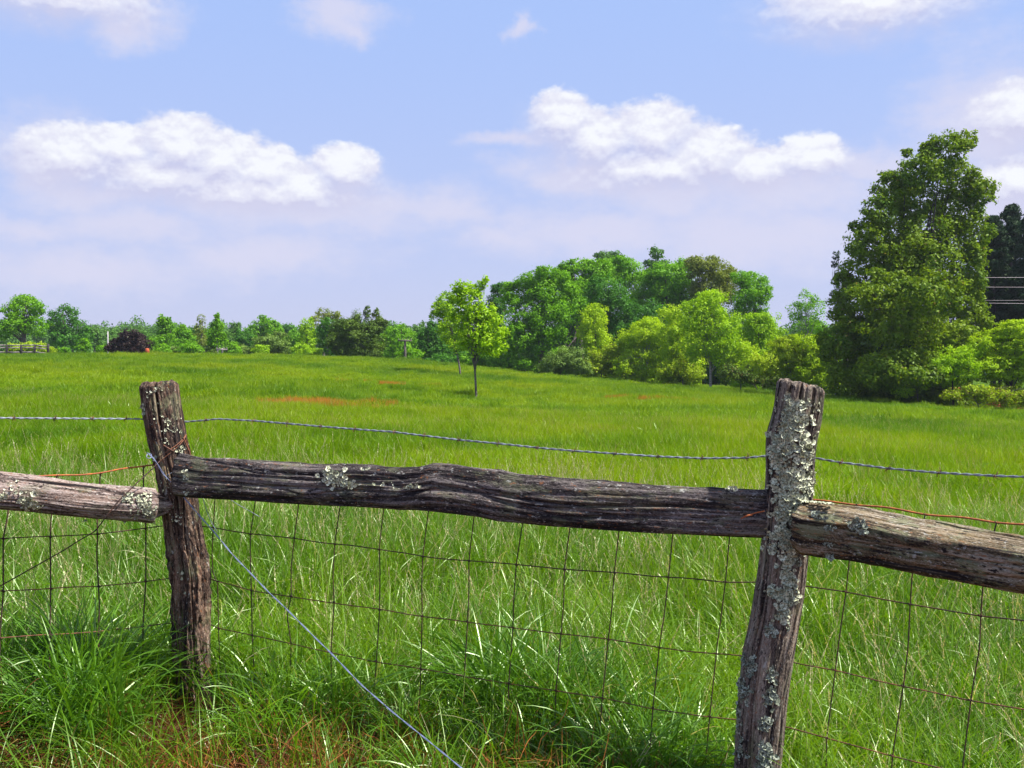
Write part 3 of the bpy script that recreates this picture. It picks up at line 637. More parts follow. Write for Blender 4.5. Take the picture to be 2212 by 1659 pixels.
shrub('dark olive thicket under the big golden-green bush', 60, 1640, [(1620, 812, 34, 18), (1670, 818, 40, 20), (1575, 805, 24, 20)], FM['cedar'], .09, red=.1)

tree('young_tree', 'full yellow-green tree between the forked tree and the upright young tree', 67, 1470, [(1465, 715, 40, 34), (1480, 750, 44, 34), (1450, 680, 28, 22), (1475, 785, 46, 30)], FM['yellow'], .11, cover=.9, trunk=.10, group=GY, skirt=.85)
shrub('yellow-green bush filling the gap between the golden-green bush and the tall oak', 56, 1775, [(1775, 770, 34, 30), (1760, 800, 40, 30), (1790, 825, 30, 24), (1740, 740, 30, 24)], FM['yellow'], .09, cover=.9)
shrub('yellow-green bush just left of the golden-green bush, under the upright trees', 62, 1600, [(1600, 770, 40, 34), (1630, 790, 36, 26), (1580, 800, 34, 24)], FM['yellow'], .10, cover=.9)
# ---- big oak
tree('oak_tree', 'tall dense dark green oak towering over the right side of the field', 50, 1965, [
     (1990, 560, 90, 90), (2050, 320, 44, 34), (2085, 300, 24, 20), (2015, 318, 26, 18), (1990, 370, 50, 36), (2060, 375, 50, 36), (1925, 400, 42, 34), (2120, 410, 34, 34), (1960, 330, 14, 10),
     (1980, 440, 70, 46), (2070, 450, 56, 46), (1900, 460, 40, 36), (1880, 520, 52, 44), (1960, 520, 66, 46), (2060, 530, 66, 50),
     (1870, 590, 56, 46), (1950, 610, 66, 50), (2050, 620, 66, 54), (1850, 660, 54, 46), (1930, 690, 66, 50), (2040, 700, 60, 54),
     (1840, 730, 50, 44), (1910, 770, 66, 48), (2000, 775, 66, 48), (1860, 810, 52, 40), (1940, 835, 60, 32), (2010, 830, 44, 32), (1825, 690, 30, 30), (2098, 590, 38, 60), (2090, 680, 44, 50), (2110, 500, 34, 50), (1960, 700, 80, 60, -3.2), (1940, 800, 80, 44, -3), (2040, 790, 66, 48, -2.5), (2075, 745, 50, 50, -1.5), (1815, 760, 40, 60), (1825, 825, 40, 34), (1900, 640, 60, 50, -2.5), (2010, 640, 60, 50, -3)],
     FM['oak'], .135, cover=1.25, clump=.30, trunk=.28, bark=M_BARKD, skirt=.8, inner=.16, spread=.35, red=.02, depthk=.75, jit=.6)
tree('pine_tree', 'small pine with ragged branch tips poking out left of the tall oak', 56, 1835, [(1806, 555, 8, 12), (1802, 570, 8, 8), (1815, 600, 12, 14), (1812, 640, 14, 20), (1825, 700, 20, 40)], FM['pine'], .10, cover=.7, trunk=.1, bark=M_BARKD, inner=.1, spread=.05)
# ---- pines at the right
def pine(label, d, bx, top, wpx, seed):
    rng = np.random.default_rng(seed); x = (bx-HX)/F*d; z0 = TZ(x, d); zt = P(bx, top, d)[2]; h = zt-z0; org = np.array([x, d, z0])
    root = empty('pine_tree', org, label, 'tree', 'dark pines behind the tall oak')
    mb = MB(); mb.tube([[x, d, z0-.2], [x+.05, d, z0+h*.5], [x, d, zt]], [h*.016, h*.011, .02], 8)
    Cs, Ns = [], []; R = wpx/F*d
    for z in np.arange(.22, 1.0, .022):
        for _ in range(5):
            a = rng.random()*6.28; L = R*(1-z)**.55*rng.uniform(.45, 1.1)*(1.0 if z > .4 else .75)
            e = np.array([math.cos(a)*L, math.sin(a)*L, L*rng.uniform(.05, .35)]); s = np.array([x, d, z0+h*z])
            mb.tube([s, s+e*.5-[0, 0, .05*L], s+e], [.025, .015, .006], 4)
            for f in (.45, .65, .8, .95):
                c = s+e*f; n = 70; v = rng.normal(0, 1, (n, 3)); v /= np.linalg.norm(v, axis=1)[:, None]
                Cs.append(c+v*rng.uniform(.05, .38, n)[:, None]*[1, 1, .6]); Ns.append(v)
    C = np.concatenate(Cs); N = np.concatenate(Ns); V, Q, A = leaves(C, N, .24, rng, .26, up=.2)
    link('trunk', mb.mesh('trunk', M_BARKD, org, True), root); link('crown', mesh_np('crown', V-org, Q, FM['pine'], {'col': ('FLOAT_COLOR', A)}), root)
pine('dark pine just behind the right edge of the tall oak', 62, 2145, 470, 78, 1)
pine('tallest dark pine near the right edge of the picture', 64, 2183, 445, 80, 2)
pine('dark pine cut by the right edge of the picture', 60, 2228, 462, 80, 3)
pine('dark pine seen low between the tall oak and the tallest pine', 70, 2160, 560, 70, 4)
pine('dark pine beyond the right edge of the picture', 66, 2290, 470, 70, 5)
# ---- right shrubs
tree('young_tree', 'bright lime-green layered tree at the right edge below the pines', 47, 2185,
     [(2185, 740, 56, 26), (2150, 725, 36, 18), (2215, 722, 36, 20), (2165, 770, 56, 28), (2230, 765, 50, 34), (2200, 712, 50, 20), (2160, 800, 50, 34), (2210, 820, 50, 34), (2190, 800, 50, 26), (2120, 745, 26, 18), (2185, 700, 18, 8), (2140, 790, 40, 24), (2215, 835, 40, 26)], FM['yellow'], .085, cover=.75, trunk=.09, bark=M_BARKD, flat=.45, clump=.26, jit=.45, twigs=1, inner=.08, up=.8)
shrub('light green bush with a dark stem at the lower right foot of the tall oak', 46.5, 2060,
     [(2055, 770, 40, 24), (2030, 790, 36, 22), (2085, 795, 38, 24), (2060, 815, 36, 20), (2100, 760, 26, 18)], FM['lime'], .08, cover=.7, trunk=.07, bark=M_BARKD, inner=.08)
shrub('scrubby undergrowth of yellow-green and brown below the right edge trees', 46, 2120, [(2100, 850, 44, 18), (2150, 855, 44, 18), (2200, 862, 44, 18), (2055, 852, 26, 12), (2250, 862, 44, 18)], FM['gold'], .075, cover=.7, red=.2)
shrub('lime leaved shoots at the foot of the tall oak', 46.5, 1985, [(1975, 815, 16, 12), (1995, 828, 16, 14), (1950, 845, 22, 12)], FM['lime'], .075, cover=.6, trunk=.03)

# distant wood, one mass beyond the crest
def far_wood():
    rng = np.random.default_rng(5); Cs, Ns = [], []
    for px in np.arange(-500, 2700, 15):
        d = rng.uniform(180, 235); top = 727+rng.uniform(-11, 9)+7*math.sin(px*.013)+5*math.sin(px*.05)
        c = P(px, top+16, d); r = rng.uniform(2.4, 4.2)
        C, N = crown_pts([(c, (r, r, r*.9)), (c-[0, 0, 3.4], (r, r, 3.2)), (c-[0, 0, 6.4], (r, r, 3.0))], .5, .8, .3, rng); Cs.append(C); Ns.append(N)
    C = np.concatenate(Cs); N = np.concatenate(Ns); V, Q, A = leaves(C, N, .5, rng)
    o = link('distant_wood', mesh_np('distant_wood', V, Q, FM['far'], {'col': ('FLOAT_COLOR', A)})); tag(o, 'low hazy blue-green wood on the skyline', 'wood', kind='stuff')
far_wood()

# saplings in the field
def sapling(label, d, bx, base_py, lobes, fork, seed, trunk=.055):
    return tree('sapling', label, d, bx, lobes, FM['lime'], .095, cover=.95, clump=.30, trunk=trunk, bark=M_BARK, group='slender saplings standing in the field', inner=.05, twigs=3, seed=seed, spread=.15, jit=.6)
sapling('taller slender light green sapling in the open field, in front of its twin', 40, 1029, 862,
        [(1020, 700, 44, 40), (1045, 680, 30, 30), (1065, 715, 28, 32), (1040, 740, 40, 28), (1015, 650, 30, 26), (1000, 620, 22, 16), (985, 640, 22, 20), (1047, 608, 9, 14), (1072, 745, 24, 24), (1000, 680, 26, 30), (1035, 620, 12, 12)], 0, 21)
sapling('smaller slender sapling standing behind and left of its taller twin', 58, 996, 824,
        [(965, 680, 26, 30), (975, 705, 32, 32), (950, 665, 18, 16), (990, 735, 32, 24), (965, 650, 22, 18), (940, 680, 14, 10)], 0, 22, .06)

# ------------------------------------------------------------------ fence geometry
def fd(px):   # depth of the fence line for a picture column (straight runs between the posts)
    px = np.asarray(px, float)
    return 1/np.interp(px, [-1300, 0, 385, 1700, 2212, 4500], [1/2.42, 1/3.12, 1/3.4, 1/2.8, 1/2.42, 1/1.506])
def FP(px, py, off=0.0): return P(px, py, float(fd(px))+off)

def wood_mat(name, dark, mid, light, stain=None, stain_amt=.3, grain=1.0, bark=False, green=.0):
    m, nt, out = newmat(name)
    at = nt.node('ShaderNodeAttribute', attribute_name='gr').outputs['Vector']
    g1 = nt.noise(nt.vm('MULTIPLY', at, (110, 110, 5*grain)), 1, 4, .6, .2)
    g2 = nt.noise(nt.vm('MULTIPLY', at, (42, 42, 1.6*grain)), 1, 4, .6, .4)
    b1 = nt.noise(nt.vm('MULTIPLY', at, (14, 14, 6)), 1, 4, .6)
    f1 = nt.noise(nt.vm('MULTIPLY', at, (260, 260, 160)), 1, 3, .6)
    h = nt.math('ADD', nt.math('MULTIPLY', g1, .5), nt.math('MULTIPLY', g2, .5))
    h = nt.math('ADD', h, nt.math('MULTIPLY', nt.math('SUBTRACT', f1, .5), .3))
    h = nt.math('ADD', h, nt.math('MULTIPLY', nt.math('SUBTRACT', b1, .5), .35))
    c = nt.ramp(h, [(.40, dark), (.49, mid), (.57, tuple(.5*(a+b) for a, b in zip(mid, light))), (.64, light)])
    if stain: c = nt.mix(nt.math('MULTIPLY', nt.smooth(b1, .5, .68), stain_amt), c, stain)
    if green:
        b2 = nt.noise(nt.vm('ADD', nt.vm('MULTIPLY', at, (20, 20, 9)), (7, 3, 1)), 1, 5, .65)
        c = nt.mix(nt.math('MULTIPLY', nt.smooth(b2, .53, .62), green), c, (.17, .19, .10))
        b3 = nt.noise(nt.vm('ADD', nt.vm('MULTIPLY', at, (70, 70, 40)), (1, 9, 4)), 1, 4, .65)
        c = nt.mix(nt.math('MULTIPLY', nt.smooth(b3, .62, .68), .7), c, (.42, .42, .38))
    fl = nt.noise(nt.vm('MULTIPLY', at, (190, 190, 70)), 1, 4, .7)
    fl2 = nt.noise(nt.vm('ADD', nt.vm('MULTIPLY', at, (120, 120, 45)), (5, 5, 5)), 1, 4, .7)
    c = nt.mix(nt.math('MULTIPLY', nt.smooth(fl, .60, .66), .8), c, tuple(min(.6, x*1.35+.03) for x in light))
    c = nt.mix(nt.math('MULTIPLY', nt.smooth(fl2, .60, .67), .65), c, (.26, .10, .035))
    c = nt.mix(nt.smooth(fl2, .44, .36), c, (.013, .009, .009))
    cr = nt.smooth(g2, .42, .33)
    c = nt.mix(cr, c, (.012, .009, .010))
    b = nt.node('ShaderNodeBsdfPrincipled'); nt.l.new(c, b.inputs['Base Color']); b.inputs['Roughness'].default_value = .85
    b.inputs['Specular IOR Level'].default_value = .25
    nt.l.new(bumpn(nt, nt.math('ADD', h, nt.math('MULTIPLY', fl2, .5)), 1.0, .008), b.inputs['Normal'])
    nt.l.new(b.outputs[0], out.inputs[0]); return m
M_POSTL = wood_mat('weathered_bark_wood', (.014, .009, .008), (.085, .050, .034), (.30, .22, .16), (.16, .06, .03), .5, green=.45)
M_POSTR = wood_mat('weathered_grey_wood', (.022, .017, .015), (.14, .108, .085), (.36, .31, .25), (.20, .11, .05), .3, green=.35)
M_RAILM = wood_mat('dark_split_wood', (.010, .008, .010), (.052, .042, .040), (.22, .19, .18), (.085, .075, .03), .55, green=.30)
M_RAILR = wood_mat('mossy_split_wood', (.012, .009, .008), (.10, .072, .036), (.34, .29, .22), (.16, .10, .025), .6, green=.55)
M_RAILL = wood_mat('bare_log_wood', (.030, .020, .018), (.20, .145, .125), (.46, .39, .36), (.22, .12, .06), .3, green=.3)

def logmesh(name, mat, C, ru, rv, kind, ns, na, disp, p=2.0, tilt=0.0, seed=0, org=(0, 0, 0), corner=None, endcap=(1, 1)):
    """kind 'post': axis up, u=x v=y. 'rail': u=up, v=towards viewer (-y)"""
    C = np.asarray(C, float); d = np.concatenate([[0], np.cumsum(np.linalg.norm(np.diff(C, axis=0), axis=1))]); s = np.linspace(0, d[-1], ns)
    c = np.stack([np.interp(s, d, C[:, k]) for k in range(3)], 1); ru = np.interp(s, d, ru); rv = np.interp(s, d, rv)
    kw = 25 if kind == 'post' else 5; kk_ = np.ones(kw)/kw
    def sm(a):
        ap = np.concatenate([a[:1].repeat(kw//2), a, a[-1:].repeat(kw//2)]); return np.convolve(ap, kk_, 'valid')
    for k in range(3):
        lin = np.linspace(c[0, k], c[-1, k], ns); c[:, k] = lin+sm(c[:, k]-lin)
    ru, rv = sm(ru), sm(rv)
    ax = (c[-1]-c[0])/np.linalg.norm(c[-1]-c[0])
    if kind == 'post': u = np.array([1., 0, 0]); u -= ax*u.dot(ax); u /= np.linalg.norm(u); v = np.cross(ax, u); v *= np.sign(-v[1])
    else: u = np.array([0, 0, 1.]); u -= ax*u.dot(ax); u /= np.linalg.norm(u); v = np.cross(ax, u); v *= np.sign(-v[1])
    a = np.arange(na)*2*np.pi/na
    S, A_ = np.meshgrid(s, a, indexing='ij')
    ca, sa = np.cos(A_), np.sin(A_)
    k_ = (np.abs(ca)**p+np.abs(sa)**p)**(-1/p)
    R0 = np.sqrt((ca*k_*ru[:, None])**2+(sa*k_*rv[:, None])**2)
    D = disp(A_, S, s[-1])
    f = 1+D/np.maximum(R0, .01)
    U = ca*k_*ru[:, None]*f; Vv = sa*k_*rv[:, None]*f
    if corner is not None: U, Vv = corner(U, Vv, S, s[-1])
    pos = c[:, None]+U[..., None]*u+Vv[..., None]*v
    if tilt: pos += (ax*(-tilt))[None, None]*(U*np.clip((S-s[-1]*.75)/(s[-1]*.25), 0, 1))[..., None]
    rings = [pos]; gr = [np.stack([U, Vv, S], -1)]
    # end caps
    pre, post_ = [], []
    rr = np.random.default_rng(seed)
    for fac, off in ((.93, .004), (.75, .006), (.5, .004), (.25, .003), (.02, .002)):
        for end, lst in ((0, pre), (1, post_)):
            e = 0 if end == 0 else -1; sg = -1 if end == 0 else 1
            cen = pos[e].mean(0); q = cen+(pos[e]-cen)*fac+ax*sg*(off+.006*noise(U[e]*fac*90, Vv[e]*fac*90, seed, seed)[:, None])
            lst.append((q, np.stack([U[e]*fac, Vv[e]*fac, S[e]+sg*.02*(1-fac)], -1)))
    allp = np.concatenate([np.array([q for q, _ in pre[::-1]]), pos, np.array([q for q, _ in post_])])
    allg = np.concatenate([np.array([g for _, g in pre[::-1]]), gr[0], np.array([g for _, g in post_])])
    n = len(allp); i = np.arange(n-1)[:, None]*na; j = np.arange(na)[None]; j2 = (j+1) % na
    Q = np.stack([i+j, i+j2, i+na+j2, i+na+j], -1).reshape(-1, 4)
    return mesh_np(name, allp.reshape(-1, 3)-np.asarray(org), Q, mat, {'gr': ('FLOAT_VECTOR', allg.reshape(-1, 3))}, True)

def cracks(A_, S, L, n, depth, width, seed, wob=.25, lo=.2):
    rng = np.random.default_rng(seed); d = np.zeros_like(A_)
    for k in range(n):
        a0 = rng.random()*6.283; s0 = rng.random()*L; ln = rng.uniform(.15, .8)*L; dp = depth*rng.uniform(.3, 1); w = width*rng.uniform(.5, 1.3)
        ac = a0+wob*noise(S*3, k*7.3, 0, seed)
        da = (A_-ac+np.pi) % (2*np.pi)-np.pi
        d -= dp*np.exp(-(da/w)**2)*np.clip(1.4-np.abs(S-s0)/ln*1.4, 0, 1)
    return d
# --- left post
LPX = [(343, 829), (350, 890), (362, 950), (370, 985), (388, 1078), (398, 1163), (410, 1240), (411, 1335), (414, 1420), (418, 1505), (422, 1600)]
LHW = [40, 40.5, 39.5, 38, 39, 36.5, 38, 38.5, 34, 34.5, 36]
def dispL(A_, S, L):
    ca, sa = np.cos(A_), np.sin(A_)
    d = .007*fbm(ca*1.6, sa*1.6, S*5, 3, 3)+.0028*fbm(ca*9, sa*9, S*6, 3, 8)
    plate = fbm(ca*4.2+3, sa*4.2, S*13, 3, 21); low = np.clip((L*.62-S)/(L*.12), 0, 1)
    d += low*.007*np.clip(plate*6, -.5, 1)
    ch = fbm(ca*13, sa*13, S*46, 2, 31); d += .0022*np.clip(ch*4, -1, 1)*(.4+.6*low)
    d += cracks(A_, S, L, 26, .011, .045, 4)
    d -= .028*np.exp(-(((A_-(-.3)+np.pi*3) % (2*np.pi)-np.pi)/1)**2)*0
    da = (A_-(1.45)+np.pi) % (2*np.pi)-np.pi   # deep split near the top facing the viewer
    d -= .024*np.exp(-(da+.12*noise(S*6, 1, 1, 2))**2/.0035)*np.clip((S-L*.62)/(L*.06), 0, 1)
    edge_ = np.clip((S-(L-.012))/.012, 0, 1); d -= .006*edge_**2
    return d
def RP(name, lab, pts, hw, dep, disp, mat, tilt, seed, n=(520, 220), baseq=None):
    pts = np.array(pts, float); C = [P(x, y, dep) for x, y in pts][::-1]; r = (np.array(hw)/F*dep)[::-1]
    org = np.array(C[0]); org[2] = TZ(org[0], org[1])
    root = empty(name, org, lab, 'fence post', 'weathered wooden posts of the near fence')
    me = logmesh('shaft', mat, C, r, r*.95, 'post', n[0], n[1], disp, 2.15, tilt, seed, org)
    link('shaft', me, root)
    return root, org
postL, orgL = RP('fence_post', 'dark barky wooden fence post leaning left, bound with rusty wire', LPX, LHW, 3.42, dispL, M_POSTL, .02, 1)
RPX = [(1730, 832), (1722, 898), (1708, 949), (1706, 1035), (1697, 1163), (1688, 1249), (1675, 1334), (1658, 1420), (1648, 1506), (1641, 1591), (1637, 1659), (1630, 1760)]
RHW = [49, 50, 52, 49, 49, 49.5, 50, 53, 53, 52, 49, 48]
def dispR(A_, S, L):
    ca, sa = np.cos(A_), np.sin(A_)
    d = .006*fbm(ca*1.5, sa*1.5, S*4, 3, 13)+.0030*fbm(ca*10, sa*10, S*4.5, 3, 18)+.0012*fbm(ca*30, sa*30, S*9, 2, 28)
    d += cracks(A_, S, L, 40, .010, .035, 14, .2)
    for a0, w, s0 in ((1.25, .0022, .7), (1.75, .0020, .62), (2.3, .0014, .75), (.85, .0016, .7)):
        da = (A_-a0+np.pi) % (2*np.pi)-np.pi
        d -= .018*np.exp(-(da+.10*noise(S*6, a0*5, 1, 2))**2/w)*np.clip((S-L*s0)/(L*.08), 0, 1)
    edge_ = np.clip((S-(L-.01))/.01, 0, 1); d -= .005*edge_**2+edge_*.003*noise(A_*6, 0, 0, 4)
    return d
postR, orgR = RP('fence_post', 'lichen-crusted grey wooden fence post leaning right', RPX, RHW, 2.80, dispR, M_POSTR, .13, 2)

# --- rails (top edge / bottom edge traced, own depth and thickness)
def rail(lab, cols, mat, thick, disp, p, seed, offs, n=(760, 150), corner=None):
    C, ru, rv = [], [], []
    for (px, yt, yb), of in zip(cols, offs):
        d = float(fd(px))+of; C.append(P(px, (yt+yb)/2, d)); ru.append((yb-yt)/2/F*d); rv.append(thick)
    org = (C[0]+C[-1])/2
    me = logmesh('fence_rail', mat, C, ru, rv, 'rail', n[0], n[1], disp, p, 0, seed, org, corner)
    root = empty('fence_rail', org, lab, 'fence rail', 'weathered wooden rails of the near fence')
    o = link('beam', me, root); return root, org
def dispM(A_, S, L):
    ca, sa = np.cos(A_), np.sin(A_)
    d = .003*fbm(ca*1.5, sa*1.5, S*3.2, 3, 43)+.004*fbm(ca*7, sa*7, S*2.2, 4, 48)+.0016*fbm(ca*26, sa*26, S*7, 2, 58)
    d += cracks(A_, S, L, 34, .010, .06, 24, .5)
    d += .004*fbm(ca*3, sa*3, S*16, 3, 66)*np.clip(ca*2, 0, 1)
    return d
colsM = [(388, 981, 1068), (400, 983, 1071), (440, 990, 1074), (520, 992, 1079), (600, 999, 1085), (700, 1004, 1091), (800, 1005, 1095), (870, 1011, 1100), (905, 1008, 1100), (935, 1001, 1103), (980, 1003, 1108),
         (1040, 1013, 1116), (1080, 1018, 1125), (1120, 1027, 1128), (1200, 1033, 1136), (1300, 1040, 1143), (1400, 1048, 1149), (1500, 1053, 1154), (1600, 1057, 1159), (1662, 1058, 1162)]
cm = lambda U, V, S, L: (U, V*(1-.25*np.clip(U/.06, -1, 1)*1.0))
railM, orgM = rail('long dark split rail between the two posts', colsM, M_RAILM, .036, dispM, 3.2, 3, np.interp([c[0] for c in colsM], [388, 470, 1600, 1662], [-.075, -.07, -.02, -.0]), corner=cm)
def dispLr(A_, S, L):
    ca, sa = np.cos(A_), np.sin(A_)
    d = .005*fbm(ca*1.5, sa*1.5, S*4, 3, 73)+.0026*fbm(ca*7, sa*7, S*3.5, 4, 78)+.0012*fbm(ca*26, sa*26, S*12, 2, 79)
    return d+cracks(A_, S, L, 22, .009, .07, 74, .4)
colsL = [(-1300, 935, 1045), (-420, 985, 1075), (-200, 1000, 1088), (0, 1019, 1101), (70, 1026, 1106), (150, 1037, 1113), (200, 1044, 1118), (260, 1050, 1123), (300, 1053, 1126), (322, 1055, 1129), (332, 1057, 1130), (334.5, 1064, 1120), (345, 1068, 1116), (362, 1072, 1108)]
railL, orgL2 = rail('round pale weathered log rail running left from the dark barky post', colsL, M_RAILL, .052, dispLr, 2.1, 5, [-.03]*11+[-.01, 0.01, .02], n=(820, 150))
def dispRr(A_, S, L):
    ca, sa = np.cos(A_), np.sin(A_)
    d = .004*fbm(ca*1.5, sa*1.5, S*4, 3, 83)+.0030*fbm(ca*8, sa*8, S*3.0, 4, 88)+.0015*fbm(ca*26, sa*26, S*9, 2, 89)
    return d+cracks(A_, S, L, 26, .010, .06, 84, .5)+.003*fbm(ca*3, sa*3, S*20, 3, 96)
colsR = [(1724, 1090, 1180), (1740, 1088, 1196), (1800, 1095, 1204), (1850, 1102, 1210), (1900, 1112, 1220), (1960, 1125, 1232), (2040, 1137, 1247), (2120, 1152, 1262), (2212, 1168, 1280), (2400, 1195, 1312), (2650, 1230, 1355), (4500, 1492, 1671)]
railR, orgR2 = rail('mossy brown split rail with a sunlit top running right from the lichen-crusted post', colsR, M_RAILR, .038, dispRr, 4.5, 6, [-.075, -.07, -.055]+[-.05]*9, n=(900, 170), corner=lambda U, V, S, L: (U-.006*np.clip((U/.066-.5)/.5, 0, 1)*(V > 0), V-.05*np.clip((U/.066-.5)/.5, 0, 1)))

# --- lichen
def lichen_mat(name, a, b):
    m, nt, out = newmat(name)
    at = nt.node('ShaderNodeAttribute', attribute_name='col'); sep = nt.node('ShaderNodeSeparateColor'); nt.l.new(at.outputs['Color'], sep.inputs[0])
    g = nt.node('ShaderNodeNewGeometry').outputs['Position']; n = nt.noise(g, 220, 3)
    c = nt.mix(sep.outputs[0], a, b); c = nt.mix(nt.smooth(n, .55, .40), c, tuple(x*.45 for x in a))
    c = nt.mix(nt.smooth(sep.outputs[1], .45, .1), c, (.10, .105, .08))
    d = nt.node('ShaderNodeBsdfDiffuse'); nt.l.new(c, d.inputs[0]); nt.l.new(bumpn(nt, n, .5, .002), d.inputs['Normal']); nt.l.new(d.outputs[0], out.inputs[0]); return m
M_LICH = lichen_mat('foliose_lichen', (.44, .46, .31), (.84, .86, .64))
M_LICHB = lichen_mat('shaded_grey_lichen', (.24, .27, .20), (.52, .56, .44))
def flakes(mb, C, N, R, rng):
    for c, n, r in zip(C, N, R):
        n = n/np.linalg.norm(n); a = np.cross(n, rng.normal(0, 1, 3)); a /= np.linalg.norm(a); b = np.cross(n, a)
        k = 9; th = np.arange(k)*2*np.pi/k+rng.random(); lob = rng.uniform(.55, 1.15, k)
        ri = r*.5*lob[:, None]; ro = r*lob[:, None]
        dr = np.cos(th)[:, None]*a+np.sin(th)[:, None]*b
        V = np.concatenate([[c], c+dr*ri+n*(r*rng.uniform(-.05, .25, k))[:, None], c+dr*ro+n*(r*rng.uniform(-.15, .75, k))[:, None]])
        j = np.arange(k); j2 = (j+1) % k
        T = np.stack([np.zeros(k, int), 1+j, 1+j2], -1); Q = np.stack([1+j, 1+k+j, 1+k+j2, 1+j2], -1)
        A = np.zeros((2*k+1, 4)); A[:, 0] = rng.random(); A[0, 1] = .15; A[1:k+1, 1] = .55; A[k+1:, 1] = 1; A[:, 3] = 1
        mb.add(V, Q, T, A)
def post_lichen(root, org, pts, hw, dep, blobs, mat, seed, name='lichen'):
    rng = np.random.default_rng(seed); pts = np.array(pts, float)
    for (bx, by, rx, ry, n, r0, r1) in blobs:
        n = max(4, int(n*.75)); r0 *= .95; r1 *= 1.3; mb = MB(); C, N, R = [], [], []
        x = bx+rng.normal(0, rx*.5, n); y = by+rng.normal(0, ry*.5, n)
        cx = np.interp(y, pts[:, 1], pts[:, 0]); h = np.interp(y, pts[:, 1], hw)
        t = (x-cx)/h; k = (np.abs(t) < 1.06) & (y > pts[0, 1]+2); t = np.clip(t[k], -1, 1); x, y, cx, h = x[k], y[k], cx[k], h[k]
        rad = h/F*dep; nz = np.sqrt(1-t*t)
        for xx, yy, tt, rr, zz in zip(cx+t*h, y, t, rad, nz):
            C.append(P(xx, yy, dep)+np.array([0, -rr*zz*.98, 0])); nn = np.array([tt, -zz-.05, .15])+rng.normal(0, .35, 3); N.append(nn); R.append(rng.uniform(r0, r1))
        if C: flakes(mb, C, N, R, rng); link(name, mb.mesh(name, mat, org), root)
post_lichen(postR, orgR, RPX, RHW, 2.80, [
    (1695, 870, 16, 16, 60, .003, .008), (1702, 905, 22, 34, 150, .004, .010), (1735, 870, 10, 14, 10, .003, .006), (1755, 880, 6, 12, 8, .003, .005), (1742, 905, 8, 10, 12, .003, .007), (1690, 930, 20, 18, 60, .004, .009),
    (1676, 950, 20, 30, 130, .004, .010), (1725, 960, 24, 26, 120, .004, .010), (1672, 985, 18, 26, 90, .004, .009), (1730, 990, 18, 20, 50, .004, .008), (1690, 1030, 34, 30, 190, .004, .009), (1735, 1035, 22, 34, 130, .004, .009),
    (1700, 1075, 44, 28, 240, .004, .009), (1692, 1105, 34, 24, 140, .004, .009), (1715, 1120, 24, 20, 70, .004, .009), (1680, 1150, 26, 22, 110, .004, .009), (1700, 1170, 24, 22, 80, .004, .009), (1660, 1180, 14, 14, 30, .004, .008),
    (1686, 1205, 18, 18, 50, .004, .009), (1755, 930, 6, 16, 10, .003, .006), (1690, 1240, 16, 20, 60, .005, .010), (1672, 1270, 26, 16, 70, .004, .010), (1695, 1280, 18, 18, 50, .004, .009), (1680, 1310, 16, 20, 50, .005, .010)], M_LICH, 3)
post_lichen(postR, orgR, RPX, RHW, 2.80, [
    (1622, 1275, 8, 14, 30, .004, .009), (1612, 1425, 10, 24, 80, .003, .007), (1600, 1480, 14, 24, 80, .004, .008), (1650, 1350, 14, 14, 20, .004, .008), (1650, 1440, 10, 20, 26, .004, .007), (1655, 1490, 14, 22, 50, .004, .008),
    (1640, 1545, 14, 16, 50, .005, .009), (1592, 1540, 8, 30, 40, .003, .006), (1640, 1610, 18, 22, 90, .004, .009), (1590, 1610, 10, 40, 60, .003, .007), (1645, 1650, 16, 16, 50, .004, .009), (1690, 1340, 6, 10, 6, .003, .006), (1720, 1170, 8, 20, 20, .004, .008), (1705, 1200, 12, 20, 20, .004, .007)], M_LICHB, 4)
post_lichen(postL, orgL, LPX, LHW, 3.42, [
    (318, 880, 8, 8, 16, .003, .007), (320, 893, 8, 6, 10, .004, .008), (380, 905, 14, 10, 26, .003, .006), (336, 845, 14, 10, 12, .002, .005), (385, 925, 10, 8, 18, .003, .006), (368, 926, 5, 4, 6, .002, .004), (372, 950, 5, 9, 10, .003, .005), (395, 968, 10, 14, 40, .003, .006),
    (347, 985, 6, 6, 14, .003, .006), (330, 978, 5, 6, 10, .003, .006), (365, 838, 16, 4, 14, .002, .004), (400, 1250, 12, 30, 14, .002, .005), (415, 1330, 10, 30, 14, .003, .006), (390, 1110, 16, 30, 20, .002, .004), (360, 905, 26, 40, 40, .0012, .0028), (370, 1060, 20, 50, 30, .0012, .0028)], M_LICH, 5)
def flat_lichen(root, org, blobs, mat, seed, surf):
    rng = np.random.default_rng(seed)
    for (bx, by, rx, ry, n, r0, r1) in blobs:
        n = max(4, int(n*.75)); r0 *= .95; r1 *= 1.3; mb = MB(); C, N, R = [], [], []
        for _ in range(n):
            x = bx+rng.normal(0, rx*.5); y = by+rng.normal(0, ry*.5); off, nn = surf(x, y)
            C.append(P(x, y, float(fd(x))+off)); N.append(np.array(nn)+rng.normal(0, .3, 3)); R.append(rng.uniform(r0, r1))
        flakes(mb, C, N, R, rng); link('lichen', mb.mesh('lichen', mat, org), root)
def surfM(x, y):
    return np.interp(x, [388, 470, 1600, 1662], [-.075, -.07, -.02, -.0])-.040, (-.25, -1, .1)
flat_lichen(railM, orgM, [(715, 1028, 18, 14, 70, .004, .010), (730, 1035, 20, 14, 50, .004, .009), (755, 1047, 14, 7, 30, .003, .008), (890, 1050, 22, 4, 22, .003, .006), (400, 1025, 8, 14, 16, .003, .007), (410, 1060, 18, 6, 12, .004, .008),
                         (790, 1012, 12, 4, 14, .003, .006), (1580, 1054, 14, 2, 14, .003, .006), (830, 1046, 60, 10, 14, .002, .004)], M_LICH, 8, surfM)
